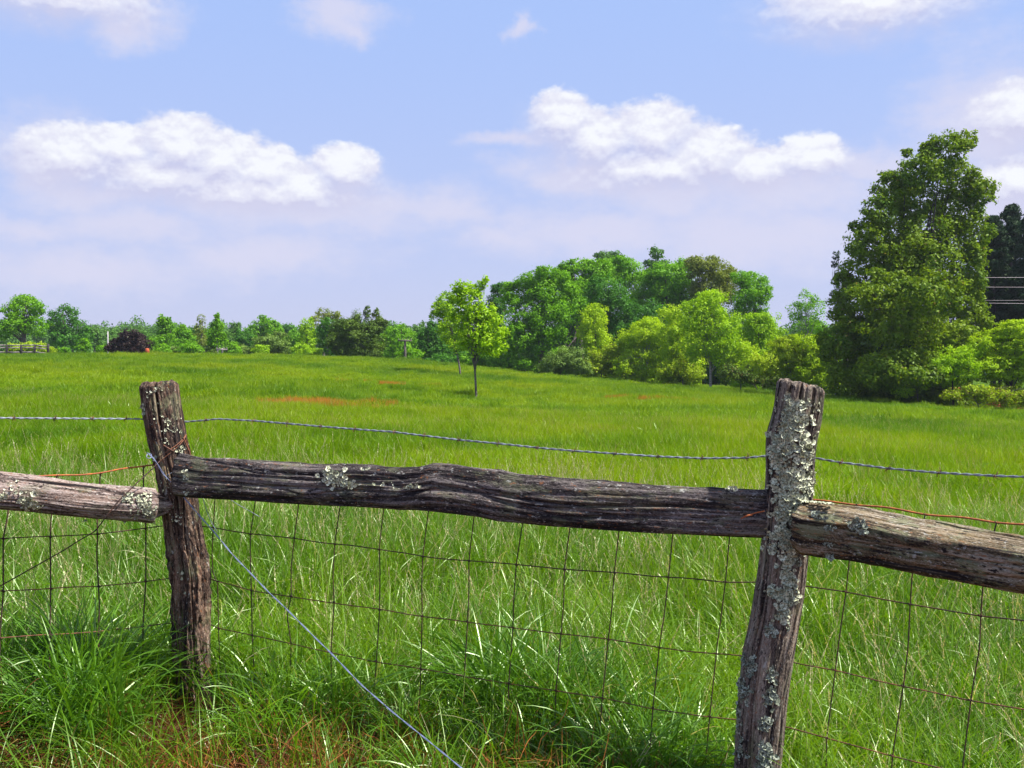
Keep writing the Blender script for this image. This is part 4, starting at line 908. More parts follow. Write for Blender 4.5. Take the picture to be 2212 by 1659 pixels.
def surfL(x, y):
    yt, yb = np.interp(x, [0, 330], [1019, 1058]), np.interp(x, [0, 330], [1101, 1130]); t = np.clip(((y-yt)/(yb-yt)-.5)*2, -1, 1)
    return -.03-.052*math.sqrt(1-t*t), (0.2, -math.sqrt(1-t*t)-.1, -t)
flat_lichen(railL, orgL2, [(58, 1082, 18, 12, 60, .004, .008), (72, 1092, 18, 7, 34, .003, .007), (290, 1078, 26, 14, 60, .003, .006), (318, 1095, 12, 20, 60, .003, .006), (6, 1072, 10, 10, 24, .003, .006), (325, 1115, 8, 14, 40, .003, .006), (300, 1110, 30, 14, 40, .002, .0045), (265, 1125, 10, 3, 10, .002, .005), (185, 1124, 14, 3, 8, .003, .005), (40, 1060, 40, 20, 14, .002, .005)], M_LICH, 9, surfL)
def surfR(x, y): return -.05-.042, (-.45, -.85, .15)
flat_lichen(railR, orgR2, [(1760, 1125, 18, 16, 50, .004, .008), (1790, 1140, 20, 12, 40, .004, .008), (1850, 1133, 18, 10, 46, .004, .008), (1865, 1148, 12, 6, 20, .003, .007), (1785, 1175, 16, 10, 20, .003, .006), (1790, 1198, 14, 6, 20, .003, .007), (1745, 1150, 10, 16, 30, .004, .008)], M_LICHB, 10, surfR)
# pale lichen crust on the inner end of the right rail's top
mb = MB(); rng = np.random.default_rng(3); C, N, R = [], [], []
for _ in range(90):
    x = rng.uniform(1735, 1800); q = rng.uniform(-.02, .02); C.append(P(x, 1083+(x-1735)*.10, float(fd(x))-.045+q)); N.append([0, -.2, 1]); R.append(rng.uniform(.003, .007))
flakes(mb, C, N, R, rng); link('lichen', mb.mesh('lichen', M_LICH, orgR2), railR)

# --- wires
M_GALV = plain_mat('galvanised_wire', (.27, .30, .35), .55, .3, (.16, .18, .22), 60)
M_BLUEW = plain_mat('dull_new_wire', (.27, .31, .46), .5, .45, (.17, .20, .34), 90)
M_RUST = plain_mat('orange_rust_wire', (.50, .14, .03), .75, .1, (.28, .08, .03), 80)
M_RUSTD = plain_mat('dark_rust_wire', (.085, .035, .022), .75, .2, (.035, .022, .020), 60)
M_RUSTB = plain_mat('brown_rust_wire', (.22, .085, .04), .75, .2, (.07, .035, .025), 60)

def wirepts(L, off, step=.02, wob=.0016, seed=0):
    pts = np.array([FP(x, y, off) for x, y in L]); q, s = resample(pts, step)
    q[:, 2] += wob*noise(s*9, seed, 0, seed); q[:, 1] += wob*noise(s*8, seed+3, 0, seed+1); return q
BAC = .075
# barbed wire
BW = [(-1300, 885), (-420, 898), (0, 903), (150, 904), (300, 905), (350, 909), (405, 911), (440, 908), (470, 905), (550, 909), (620, 915), (690, 921), (765, 927), (850, 933), (915, 941), (990, 950), (1075, 958), (1160, 967), (1240, 974), (1330, 980), (1420, 986), (1515, 990), (1610, 989), (1655, 985), (1710, 983), (1765, 990), (1810, 998), (1920, 1012), (2025, 1021), (2150, 1028), (2212, 1030), (2650, 1042), (4500, 1093)]
bp = wirepts(BW, BAC, .005, .0)
root = empty('barbed_wire', bp[0], 'grey twisted barbed wire strung along the top behind both posts', 'barbed wire')
s = np.arange(len(bp))*.005; mb = MB(); ph = s*2*np.pi/.055
for k in (0, math.pi):
    q = bp.copy(); q[:, 2] += .0017*np.cos(ph+k); q[:, 1] += .0017*np.sin(ph+k); mb.tube(q, .0018, 5)
link('strand', mb.mesh('strand', M_GALV, bp[0], True), root)
rng = np.random.default_rng(2)
for bx in (-90, 30, 118, 200, 272, 446, 548, 620, 692, 765, 850, 915, 990, 1075, 1160, 1240, 1330, 1420, 1515, 1614, 1815, 1920, 2028, 2150, 2290):
    xs_ = bp[:, 0]/bp[:, 1]*F+HX; c = bp[int(np.argmin(abs(xs_-bx)))]
    mb = MB(); t = np.linspace(0, 1, 14)
    q = c+np.stack([(t-.5)*.011, .0038*np.sin(t*4*np.pi*1.2), .0038*np.cos(t*4*np.pi*1.2)], 1); mb.tube(q, .0011, 4)
    for sg in (-1, 1):
        for _ in range(2):
            v = np.array([rng.uniform(-.4, .4), rng.uniform(-1, .6), rng.uniform(.3, 1)*sg]); v /= np.linalg.norm(v)
            mb.tube([c+[sg*.003, 0, 0], c+v*.006+[sg*.003, 0, 0], c+v*rng.uniform(.011, .016)], [.0012, .0011, .0004], 4)
    link('barb', mb.mesh('barb', M_RUSTB, bp[0]), root)
# woven wire: line wires and stays
LW1 = [(-1300, 1210), (-420, 1180), (7, 1163), (109, 1159), (211, 1154), (315, 1142), (357, 1135), (400, 1133), (464, 1140), (541, 1153), (636, 1163), (723, 1175), (819, 1186), (913, 1202), (1013, 1211), (1115, 1220), (1219, 1230), (1327, 1237), (1444, 1246), (1567, 1257), (1635, 1257), (1690, 1256), (1738, 1265), (1827, 1279), (1966, 1305), (2118, 1331), (2212, 1341), (2500, 1385), (4500, 1691)]
LW2 = [(-1300, 1345), (-420, 1297), (7, 1276), (110, 1271), (213, 1267), (315, 1255), (372, 1249), (410, 1243), (440, 1245), (470, 1256), (543, 1275), (629, 1289), (722, 1302), (820, 1317), (912, 1332), (1010, 1343), (1108, 1356), (1212, 1369), (1314, 1381), (1424, 1399), (1547, 1412), (1600, 1416), (1660, 1420), (1712, 1429), (1804, 1448), (1951, 1483), (2097, 1513), (2212, 1532), (2500, 1590), (4500, 1990)]
LW3 = [(-1300, 1455), (-420, 1400), (0, 1378), (108, 1371), (213, 1365), (309, 1352), (368, 1347), (410, 1342), (450, 1345), (472, 1357), (545, 1372), (629, 1390), (715, 1409), (813, 1429), (909, 1446), (1003, 1461), (1099, 1476), (1201, 1493), (1301, 1509), (1410, 1530), (1533, 1549), (1588, 1554), (1650, 1558), (1699, 1570), (1786, 1594), (1928, 1633), (2016, 1656), (2212, 1700), (4500, 2290)]
LW4 = [(-1300, 1545), (-420, 1490), (0, 1472), (108, 1466), (213, 1460), (308, 1450), (400, 1440), (476, 1452), (550, 1468), (627, 1484), (716, 1510), (805, 1532), (905, 1554), (1000, 1570), (1094, 1588), (1197, 1607), (1292, 1626), (1402, 1648), (1530, 1672), (1700, 1700)]
LWT = [(-1300, 1060), (-420, 1050), (-100, 1040), (0, 1036), (75, 1029), (120, 1027), (170, 1027), (217, 1022), (260, 1013), (310, 1008), (336, 1003), (400, 1005), (500, 1020), (700, 1035), (900, 1050), (1200, 1075), (1500, 1085), (1680, 1082), (1740, 1078), (1776, 1080), (1853, 1091), (1900, 1093), (1930, 1097), (1999, 1112), (2040, 1115), (2076, 1117), (2153, 1129), (2212, 1132), (2500, 1160), (4500, 1354)]
o0 = FP(1000, 1600, BAC); o0[2] = TZ(o0[0], o0[1])
root = empty('woven_wire_fence', o0, 'rusty woven wire mesh fencing stretched behind the rails and posts', 'wire fence')
mb = MB(); mb.tube(wirepts(LWT, BAC, .015, .0015, 4), .0028, 6); lt = link('top_wire', mb.mesh('top_wire', M_RUST, o0, True), root); lt['label'] = 'bright orange-rusted top wire'
for i, L in enumerate((LW1, LW2, LW3, LW4)):
    mb = MB(); mb.tube(wirepts(L, BAC, .012, .0018, i+7), .0019, 5); link('line_wire', mb.mesh('line_wire', (M_RUSTD, M_RUSTB, M_RUSTB, M_RUSTD)[i], o0, True), root)
STAYS = [
 [(7, 1040), (19, 1103), (7, 1163), (7, 1276), (0, 1378), (0, 1472), (0, 1560)],
 [(123, 1028), (118, 1060), (111, 1112), (109, 1159), (110, 1271), (108, 1371), (106, 1466), (105, 1560)],
 [(217, 1022), (214, 1060), (210, 1125), (211, 1154), (209, 1200), (213, 1267), (215, 1310), (213, 1365), (213, 1460), (214, 1560)],
 [(310, 1008), (310, 1050), (315, 1133), (315, 1142), (315, 1255), (309, 1352), (308, 1450), (308, 1560)],
 [(465, 1015), (465, 1075), (461, 1140), (458, 1190), (459, 1240), (470, 1256), (472, 1357), (476, 1452), (482, 1560)],
 [(560, 1025), (552, 1080), (541, 1153), (541, 1215), (543, 1275), (545, 1372), (550, 1468), (552, 1560)],
 [(655, 1032), (645, 1090), (636, 1163), (629, 1225), (629, 1289), (620, 1330), (629, 1390), (627, 1484), (626, 1580)],
 [(744, 1038), (734, 1097), (723, 1175), (719, 1240), (722, 1302), (715, 1409), (716, 1510), (714, 1600)],
 [(838, 1045), (829, 1099), (819, 1186), (821, 1230), (820, 1317), (813, 1429), (805, 1532), (801, 1610)],
 [(936, 1052), (926, 1101), (913, 1202), (911, 1260), (912, 1332), (909, 1446), (905, 1554), (900, 1620)],
 [(1035, 1060), (1024, 1116), (1013, 1211), (1013, 1280), (1010, 1343), (1003, 1461), (1000, 1570), (997, 1640)],
 [(1140, 1070), (1129, 1129), (1115, 1220), (1110, 1290), (1108, 1356), (1099, 1476), (1094, 1588), (1090, 1660)],
 [(1244, 1077), (1232, 1133), (1219, 1230), (1218, 1300), (1212, 1369), (1201, 1493), (1197, 1607), (1193, 1680)],
 [(1350, 1080), (1338, 1140), (1327, 1237), (1322, 1310), (1314, 1381), (1301, 1509), (1292, 1626), (1288, 1690)],
 [(1464, 1084), (1454, 1148), (1444, 1246), (1436, 1320), (1424, 1399), (1410, 1530), (1402, 1648), (1396, 1700)],
 [(1586, 1085), (1576, 1159), (1567, 1257), (1558, 1330), (1547, 1412), (1533, 1549), (1522, 1672), (1520, 1720)],
 [(1853, 1091), (1850, 1105), (1835, 1208), (1827, 1279), (1814, 1370), (1804, 1448), (1786, 1594), (1784, 1700)],
 [(1999, 1112), (1994, 1130), (1971, 1236), (1966, 1305), (1961, 1400), (1951, 1483), (1928, 1633), (1922, 1720)],
 [(2153, 1129), (2147, 1150), (2123, 1264), (2118, 1331), (2116, 1400), (2097, 1513), (2080, 1650), (2076, 1730)],
 [(2330, 1143), (2310, 1290), (2300, 1355), (2280, 1550), (2262, 1700)],
 [(-100, 1040), (-98, 1168), (-100, 1280), (-104, 1383), (-106, 1560)], [(-205, 1044), (-203, 1173), (-206, 1286), (-208, 1388), (-210, 1560)]]
for px_ in (2510, 2710, 2930, 3170, 3440, 3740, 4070, 4430):
    STAYS.append([(px_, 1160+(px_-2500)*.097), (px_-22, 1385+(px_-2500)*.153), (px_-34, 1590+(px_-2500)*.2), (px_-46, 1780+(px_-2500)*.26)])
for px_ in (-315, -430, -550, -675, -805, -940, -1080, -1230):
    STAYS.append([(px_, 1050-(px_+420)*.011), (px_+2, 1180-(px_+420)*.034), (px_-2, 1297-(px_+420)*.055), (px_-4, 1400-(px_+420)*.063), (px_-6, 1580-(px_+420)*.07)])
xyL = [np.array(L) for L in (LWT, LW1, LW2, LW3, LW4)]
for i, L in enumerate(STAYS):
    mb = MB(); mb.tube(wirepts(L, BAC+.002, .012, .0016, 30+i), (.0025 if i < 4 else .0019), 5, cap=True)
    for q in xyL:     # hinge-knots where the stay wraps each line wire
        L_ = np.array(L, float); f = lambda y: np.interp(y, L_[:, 1], L_[:, 0])
        ys_ = np.linspace(L_[0, 1], L_[-1, 1], 300); dlt = np.interp(f(ys_), q[:, 0], q[:, 1])-ys_; k = int(np.argmin(abs(dlt)))
        if abs(dlt[k]) < 4:
            c = FP(f(ys_[k]), ys_[k], BAC); t = np.linspace(0, 1, 12)
            mb.tube(c+np.stack([(t-.5)*.010, .0032*np.cos(t*12), .0032*np.sin(t*12)], 1), .0014, 4)
    link('stay_wire', mb.mesh('stay_wire', M_RUSTD, o0, True), root)
# bright slack double wire from the left post down to the grass
SW = [(318, 978), (325, 983), (336, 995), (351, 1022), (377, 1050), (402, 1080), (430, 1113), (460, 1146), (501, 1197), (539, 1236), (577, 1276), (616, 1313), (678, 1375), (713, 1409), (781, 1480), (850, 1540), (927, 1602), (1000, 1662)]
so_ = np.interp([p[0] for p in SW], [318, 460, 1000], [-.085, -.10, -.55]); q, _ = resample(np.array([FP(x, y, o) for (x, y), o in zip(SW, so_)]), .01); mb = MB(); s = np.arange(len(q))
for k in (0, math.pi):
    w = q.copy(); w[:, 0] += .0016*np.cos(s*.45+k); w[:, 1] += .0016*np.sin(s*.45+k); mb.tube(w, .0011, 5)
t = np.linspace(0, 1, 16); lp = FP(322, 985, -.07)+np.stack([.008*np.cos(t*7), .008*np.sin(t*7), .007*np.sin(t*6.5)], 1); mb.tube(lp, .0012, 5)
tag(link('slack_wire', mb.mesh('slack_wire', M_BLUEW, q[0], True), None, q[0]), 'bright silvery-blue slack wire slanting from the dark barky post down into the grass', 'wire')
mb = MB(); q = wirepts([(499, 1079), (518, 1092), (545, 1107), (560, 1116)], .03); mb.tube(q, .0012, 5)
q2 = wirepts([(438, 1074), (448, 1110), (462, 1143), (470, 1150)], .03); mb.tube(q2, .0012, 5)
q3 = wirepts([(438, 1074), (465, 1068), (499, 1079)], .03); mb.tube(q3, .0012, 5)
tag(link('loose_wire', mb.mesh('loose_wire', M_GALV, q[0], True), None, q[0]), 'thin grey loose wire end hanging under the long dark rail beside the left post', 'wire')
DW = [(0, 1266), (107, 1206), (146, 1184), (160, 1174), (205, 1148), (225, 1122), (257, 1080), (296, 1043), (334, 1008), (345, 996)]
DW = [(-300, 1420)]+DW
offs = np.interp([p[0] for p in DW], [-300, 0, 190, 215, 260, 300, 345], [.07, .06, .03, -.095, -.10, -.09, -.06])
pts = np.array([FP(x, y, o) for (x, y), o in zip(DW, offs)]); q, _ = resample(pts, .012); mb = MB(); mb.tube(q, .0021, 5)
tag(link('brace_wire', mb.mesh('brace_wire', M_RUSTD, q[0], True), None, q[0]), 'thin brown wire slanting down left from the dark barky post across the round log rail', 'wire')
# rusty wire binding around the left post
mb = MB(); rp = .0625
def around(y0, y1, a0, a1, n=30, r=.066, wob=0):
    out = []
    for t in np.linspace(0, 1, n):
        y = y0+(y1-y0)*t; a = a0+(a1-a0)*t; cx = np.interp(y, [p[1] for p in LPX], [p[0] for p in LPX]); c = P(cx, y, 3.42)
        out.append(c+np.array([math.sin(a)*r, -math.cos(a)*r, .002*math.sin(t*20)*wob]))
    return np.array(out)
mb.tube(around(1006, 940, -1.2, 1.5), .0017, 5); mb.tube(around(1003, 937, -.6, 1.6, r=.068), .0017, 5)
mb.tube(around(940, 985, 1.5, 2.1, 10), .0017, 5); mb.tube(around(944, 1000, 1.2, 1.55, 12, .07), .003, 5)
mb.tube(around(958, 972, .1, .5, 6, .07), .0028, 5); mb.tube(around(995, 1010, -1.3, -4.5, 20), .0017, 5); mb.tube(around(1010, 940, -4.6, -4.8, 20), .0017, 5)
q0 = P(370, 970, 3.42)
link('wire_binding', mb.mesh('wire_binding', M_RUSTB, orgL, True), postL)
mb = MB(); mb.tube(around(1022, 1010, -.05, .55, 8, .0655), .0012, 5); link('wire_binding', mb.mesh('wire_binding', M_GALV, orgL, True), postL)
# snipped wire scrap stuck to the dark rail
mb = MB(); q = np.array([P(x, y, float(fd(x))-.066) for x, y in ((1600, 1120), (1615, 1115), (1630, 1108), (1652, 1104))]); qq, _ = resample(q, .006); mb.tube(qq, .0016, 5)
c = q[1]; mb.tube([c+[-.012, -.002, -.002], c+[0, -.004, .003], c+[.012, -.002, .004]], .0028, 5)
tag(link('wire_scrap', mb.mesh('wire_scrap', M_RUST, q[0], True), None, q[0]), 'short rusty wire scrap lying on the face of the dark rail beside the lichen-crusted post', 'wire scrap')

# --- stones and leaf litter at bottom left
M_STONE = plain_mat('sandstone', (.20, .125, .09), .95, 0, (.08, .05, .035), 40)
def stone(lab, px, py, d, r, sq, seed):
    n = 900; i = np.arange(n)+.5; ph = np.arccos(1-2*i/n); th = np.pi*(1+5**.5)*i
    import bmesh
    bm = bmesh.new(); bmesh.ops.create_icosphere(bm, subdivisions=4, radius=1)
    co = np.array([v.co[:] for v in bm.verts]); f = 1+.28*fbm(co[:, 0]*1.2, co[:, 1]*1.2, co[:, 2]*1.2, 3, seed)+.03*fbm(co[:, 0]*9, co[:, 1]*9, co[:, 2]*9, 3, seed)
    co = np.sign(co)*np.abs(co)**.8*f[:, None]*r*np.array(sq)
    for v, c in zip(bm.verts, co): v.co = c
    me = bpy.data.meshes.new('stone'); bm.to_mesh(me); bm.free(); me.materials.append(M_STONE)
    for p in me.polygons: p.use_smooth = True
    c = P(px, py, d); c[2] = TZ(c[0], c[1])+r*.12; o = link('stone', me, None, c); o.rotation_euler = (.2, .3, seed); tag(o, lab, 'stone', 'stones at the foot of the fence')
stone('pale tan stone half buried in dead grass below the dark barky post', 268, 1618, 2.95, .045, (1.1, .8, .7), 3)
stone('small pinkish stone in the bottom left corner of the dead grass', 50, 1632, 2.9, .028, (1, .8, .8), 5)

# ------------------------------------------------------------------ far things
M_GREYW = plain_mat('grey_timber', (.30, .26, .25), .9, 0, (.17, .14, .14), 3)
M_ORANGE = plain_mat('orange_plastic', (.50, .10, .03), .8, 0, (.38, .07, .02), 3)
# split rail fence far left
def far_fence():
    d = 80; xs = [-60, -20, 15, 46, 75, 104]
    c0 = P(30, 770, d); c0[2] = TZ(c0[0], d)
    root = empty('paddock_fence', c0, 'low grey rail fence under the leftmost tree', 'fence')
    for x in xs:
        c = P(x, 760, d); z = TZ(c[0], d); mb = MB(); mb.tube([[c[0], d, z], [c[0], d, z+.75], [c[0], d, z+1.15]], .09, 6); link('post', mb.mesh('post', M_BARKD, c0), root)
    for a, b in zip(xs[:-1], xs[1:]):
        for h in (.55, .9, 1.1):
            A_ = P(a, 760, d); B_ = P(b, 760, d); A_[2] = TZ(A_[0], d)+h; B_[2] = TZ(B_[0], d)+h-(.15 if b > 90 else 0)
            mb = MB(); mb.tube([A_, (A_+B_)/2+[0, 0, -.02], B_], .055, 6); link('rail', mb.mesh('rail', M_GREYW, c0), root)
far_fence()
def upole(lab, px, d, top, armpx, name='utility_pole', r=.13, mat=None, group=None):
    c = P(px, top, d); z = TZ(c[0], d); org = np.array([c[0], d, z]); root = empty(name, org, lab, 'pole', group)
    mb = MB(); mb.tube([[c[0], d, z-.3], [c[0], d, (z+c[2])/2], c], [r, r*.85, r*.65], 8); link('shaft', mb.mesh('shaft', mat or M_BARK, org, True), root)
    if armpx:
        h = armpx/F*d; mb = MB(); mb.box(c-[0, .12, .12], (h, .05, .06)); link('crossarm', mb.mesh('crossarm', mat or M_GREYW, org), root)
        for k in (-.9, -.4, .4, .9): mb = MB(); mb.tube([c+[h*k, -.12, -.07], c+[h*k, -.12, .06]], [.04, .03], 6); link('insulator', mb.mesh('insulator', M_GREYW, org), root)
M_PALE = plain_mat('pale_pole', (.48, .44, .46), .8, 0, (.38, .35, .36), 2)
upole('wooden utility pole with a crossarm right of the bushy cedar', 875, 84, 733, 15, mat=M_BARK)
upole('thin pale pole left of the purple-leaved tree', 233, 90, 716, 0, 'pole', .07, M_PALE)
upole('low grey T-shaped post under the cone-shaped tree', 480, 80, 752, 12, 'clothesline_post', .09, M_GREYW)
upole('pale utility pole half hidden by the left side of the tall oak', 1806, 53, 640, 0, 'utility_pole', .10, M_PALE)
# orange barrel
c = P(318, 760, 80); z = TZ(c[0], 80); mb = MB()
pr = [(h*.65, q*.7) for h, q in [(0, .20), (.04, .26), (.3, .25), (.33, .27), (.6, .24), (.63, .26), (.95, .21), (1.0, .18), (1.02, .05)]]
mb.tube([[c[0], 80, z+.15+h] for h, r in pr], [r for h, r in pr], 12)
tag(link('traffic_barrel', mb.mesh('traffic_barrel', M_ORANGE, (c[0], 80, z), True), None, (c[0], 80, z)), 'small orange barrel at the right foot of the purple-leaved tree', 'barrel')
# orange safety netting behind the right-hand shrubs
def netting():
    a = P(1985, 840, 51.5); b = P(2260, 840, 50.5); L = np.linalg.norm(b-a); n = int(L/2)
    org = a.copy(); org[2] = TZ(a[0], a[1]); root = empty('safety_fence', org, 'orange plastic safety netting glimpsed behind the shrubs at the right', 'fence')
    mb = MB(); 
    def pt(t, h):
        q = a+(b-a)*t; return np.array([q[0], q[1]+.05*math.sin(t*40), TZ(q[0], q[1])+h])
    for h in np.linspace(.3, 1.15, 10): mb.tube([pt(t, h+.03*math.sin(t*23)) for t in np.linspace(0, 1, 30)], .020, 4)
    for t in np.linspace(0, 1, int(L/.085)): mb.tube([pt(t, .3), pt(t, .7), pt(t, 1.15)], .020, 4, cap=False)
    link('netting', mb.mesh('netting', M_ORANGE, org), root)
    for t in np.linspace(0, 1, 4): 
        mb = MB(); mb.tube([pt(t, -.1), pt(t, .9), pt(t, 1.3)], .03, 6); link('stake', mb.mesh('stake', M_BARKD, org), root)
netting()
# power lines in front of the pines
M_LINE = plain_mat('aluminium_cable', (.36, .30, .33), .5, .3, (.5, .45, .48), 1)
for lab, y0, y1, d in (('highest thin power line crossing the pines', 604, 597, 56), ('second power line crossing the pines', 622, 621, 55), ('faint third power line crossing the pines', 653, 647, 57), ('lowest power line crossing the pines', 655, 658, 54.5)):
    a = P(1806, y0-8, d-1); b = P(2600, y1-6, d); t = np.linspace(0, 1, 30)[:, None]; q = a+(b-a)*t; q[:, 2] -= .25*4*(t*(1-t))[:, 0]*.6
    mb = MB(); mb.tube(q, .0075 if 'faint' not in lab else .005, 5); tag(link('power_line', mb.mesh('power_line', M_LINE, a), None, a), lab, 'power line', 'power lines in front of the pines')

# ------------------------------------------------------------------ haze
def haze():
    mb = MB(); x0, x1, y0, y1, z0, z1 = -430, 430, -20, 610, -4, 22
    mb.box(((x0+x1)/2, (y0+y1)/2, (z0+z1)/2), ((x1-x0)/2, (y1-y0)/2, (z1-z0)/2))
    m, nt, out = newmat('haze'); v = nt.node('ShaderNodeVolumePrincipled')
    v.inputs['Color'].default_value = (.80, .86, 1, 1); v.inputs['Density'].default_value = .00025; v.inputs['Anisotropy'].default_value = .2
    nt.l.new(v.outputs[0], out.inputs['Volume'])
    o = link('haze', mb.mesh('haze', m)); tag(o, 'thin pale blue summer haze over the field', 'haze', kind='stuff')
haze()

# ------------------------------------------------------------------ sky, sun
SUN_EL, SUN_AZ = math.radians(56), math.radians(106)      # azimuth from +Y towards +X
w = bpy.data.worlds.new('World'); SC.world = w; w.use_nodes = True; w.node_tree.nodes.clear(); nt = NT(w.node_tree)
sky = nt.node('ShaderNodeTexSky'); sky.sky_type = 'NISHITA'; sky.sun_disc = False; sky.sun_elevation = SUN_EL; sky.sun_rotation = SUN_AZ
sky.air_density = 1.0; sky.dust_density = 1.6; sky.ozone_density = 1.4
tc = nt.node('ShaderNodeTexCoord').outputs['Generated']
sp = nt.node('ShaderNodeSeparateXYZ'); nt.l.new(tc, sp.inputs[0]); X, Y, Z = sp.outputs
az = nt.math('ARCTAN2', X, Y); hyp = nt.math('SQRT', nt.math('ADD', nt.math('MULTIPLY', X, X), nt.math('MULTIPLY', Y, Y)))
el = nt.math('DIVIDE', Z, nt.math('MAXIMUM', hyp, .05))
cb = nt.node('ShaderNodeCombineXYZ'); nt.l.new(az, cb.inputs[0]); nt.l.new(el, cb.inputs[1]); uv = cb.outputs[0]
def skyuv(px, py):
    u = (px-HX)/F; v = (HY-py)/F; return math.atan(u), v/math.sqrt(1+u*u)
wn = nt.node('ShaderNodeTexNoise'); nt.l.new(uv, wn.inputs['Vector']); wn.inputs['Scale'].default_value = 24; wn.inputs['Detail'].default_value = 8; wn.inputs['Roughness'].default_value = .6
warp = nt.vm('MULTIPLY', nt.vm('SUBTRACT', wn.outputs['Color'], (.5, .5, .5)), (.034, .026, 0))
wn2 = nt.node('ShaderNodeTexNoise'); nt.l.new(uv, wn2.inputs['Vector']); wn2.inputs['Scale'].default_value = 12; wn2.inputs['Detail'].default_value = 8; wn2.inputs['Roughness'].default_value = .65
warp2 = nt.vm('MULTIPLY', nt.vm('SUBTRACT', wn2.outputs['Color'], (.5, .5, .5)), (.12, .07, 0))
def field(blobs, src):
    acc = None
    for (px, py, rx, ry) in blobs:
        a, e = skyuv(px, py)
        v = nt.vm('MULTIPLY', nt.vm('SUBTRACT', src, (a, e, 0)), (F/rx, F/ry, 0)); l = nt.vm('LENGTH', v)
        acc = l if acc is None else nt.node('ShaderNodeMath', operation='SMOOTH_MIN', ins={0: acc, 1: l, 2: .25}).outputs[0]
    return nt.math('SUBTRACT', 1.0, acc)
fine = nt.noise(nt.vm('MULTIPLY', uv, (1, 1.3, 1)), 55, 8, .6); soft = nt.noise(nt.vm('MULTIPLY', uv, (1, 2.0, 1)), 16, 8, .66)
cum = [(150, 335, 130, 78), (255, 325, 115, 72), (390, 318, 105, 84), (480, 350, 120, 76), (570, 372, 120, 66), (650, 400, 120, 50), (745, 365, 88, 60), (330, 375, 220, 60), (560, 410, 260, 50),
       (1215, 262, 85, 78), (1290, 300, 125, 78), (1410, 292, 120, 86), (1530, 335, 130, 76), (1630, 362, 115, 58), (1745, 338, 95, 56), (1430, 360, 240, 62),
       (1880, 4, 230, 86), (130, -20, 210, 78), (2200, 250, 110, 76), (2200, 390, 110, 64)]
thin = [(1100, 295, 110, 26), (90, 340, 110, 110), (190, 415, 150, 44), (1250, 380, 200, 56), (1480, 415, 240, 60), (1700, 430, 240, 70), (1850, 350, 170, 44), (730, 30, 110, 60), (765, 60, 60, 40), (1122, 72, 34, 40),
        (560, 430, 320, 70), (830, 440, 240, 60), (950, 455, 160, 44), (50, 485, 130, 38), (1080, 500, 120, 40), (290, 490, 170, 44), (2150, 260, 170, 150), (2150, 430, 200, 110), (290, 40, 90, 60), (560, 550, 260, 60), (1300, 500, 360, 70), (1650, 520, 420, 90), (180, 580, 300, 60), (700, 470, 300, 60)]
uvw = nt.vm('ADD', uv, warp)
dens = field(cum, uvw); dup = field(cum, nt.vm('ADD', uvw, (0.002, .017, 0)))
fc = nt.math('ADD', dens, nt.math('MULTIPLY', nt.math('SUBTRACT', fine, .5), .62))
ft = nt.math('ADD', field(thin, nt.vm('ADD', uv, warp2)), nt.math('MULTIPLY', nt.math('SUBTRACT', soft, .5), 1.5))
lit = nt.math('SUBTRACT', dens, dup)          # >0 towards the sunlit tops, <0 towards the bases
fine2 = nt.noise(nt.vm('MULTIPLY', nt.vm('ADD', uv, (.001, .006, 0)), (1, 1.3, 1)), 55, 8, .6)
rel = nt.math('MULTIPLY', nt.math('SUBTRACT', fine, fine2), 1.5)
lt = nt.math('ADD', lit, rel)
up_ = nt.smooth(lit, -.12, .38)
aT = nt.smooth(fc, -.02, .28); aB = nt.smooth(fc, -.42, .95)
a1 = nt.math('ADD', nt.math('MULTIPLY', aT, up_), nt.math('MULTIPLY', aB, nt.math('SUBTRACT', 1.0, up_)))
a2 = nt.math('MULTIPLY', nt.smooth(ft, -.35, .9), .80)
core = nt.math('ADD', nt.math('MULTIPLY', lt, 1.0), nt.math('MULTIPLY', nt.smooth(fc, .0, .9), .30))
SK = .745
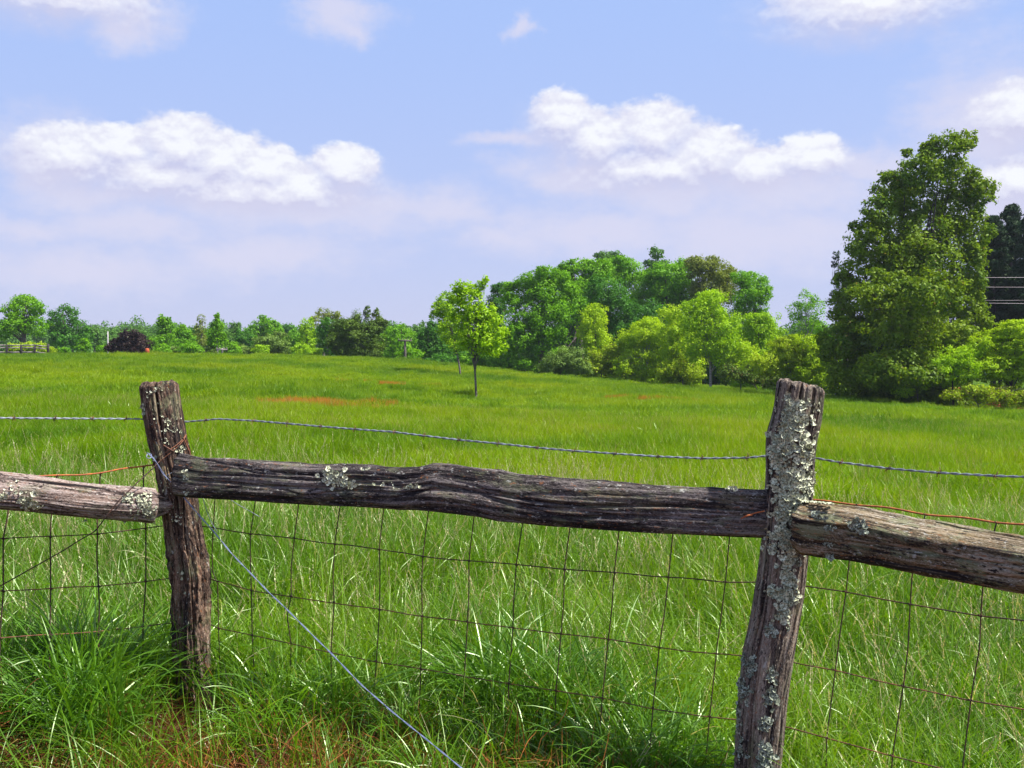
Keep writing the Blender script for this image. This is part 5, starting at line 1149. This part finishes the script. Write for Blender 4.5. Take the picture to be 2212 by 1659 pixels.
lav = tuple(x*SK for x in (4.25, 4.25, 5.6)); midc = tuple(x*SK for x in (5.3, 5.35, 6.3)); wht = tuple(x*SK for x in (6.3, 6.45, 6.8))
ccol = nt.mix(nt.smooth(core, -.30, .32), lav, midc); ccol = nt.mix(nt.smooth(core, .22, .85), ccol, wht)
hz = nt.math('POWER', nt.math('SUBTRACT', 1.0, nt.math('MINIMUM', nt.math('MAXIMUM', nt.math('MULTIPLY', el, 2.6), 0.0), 1.0)), 1.5)
SKYB = nt.mix(hz, tuple(x*SK for x in (2.75, 3.8, 6.6)), tuple(x*SK for x in (4.0, 4.1, 5.7)))
c = nt.mix(nt.math('MULTIPLY', nt.smooth(el, 1.3, .42), .9), sky.outputs[0], SKYB)
c = nt.mix(a2, c, tuple(x*SK for x in (4.9, 4.85, 6.0))); c = nt.mix(a1, c, ccol)
bg = nt.node('ShaderNodeBackground'); bg.inputs['Strength'].default_value = .1; nt.l.new(c, bg.inputs[0])
wo = nt.node('ShaderNodeOutputWorld'); nt.l.new(bg.outputs[0], wo.inputs[0])
sd = bpy.data.lights.new('sun', 'SUN'); sd.energy = 4.6; sd.angle = math.radians(.53); sd.color = (1, .955, .88)
so = bpy.data.objects.new('sun', sd); COL.objects.link(so)
dv = Vector((math.cos(SUN_EL)*math.sin(SUN_AZ), math.cos(SUN_EL)*math.cos(SUN_AZ), math.sin(SUN_EL))); so.rotation_euler = dv.to_track_quat('Z', 'Y').to_euler()

# ------------------------------------------------------------------ camera
cd = bpy.data.cameras.new('camera'); cd.sensor_width = 36; cd.lens = F/2212*36; cd.shift_y = (HY-829.5)/2212; cd.clip_start = .05; cd.clip_end = 3000
co_ = bpy.data.objects.new('camera', cd); COL.objects.link(co_); co_.location = (0, 0, CAMZ); co_.rotation_euler = (math.pi/2, 0, 0); SC.camera = co_
vs = SC.view_settings; vs.view_transform = 'Standard'; vs.look = 'None'; vs.exposure = 1.0; vs.gamma = 1; vs.use_curve_mapping = False
SC.cycles.max_bounces = 6; SC.cycles.transparent_max_bounces = 6; SC.cycles.volume_bounces = 0
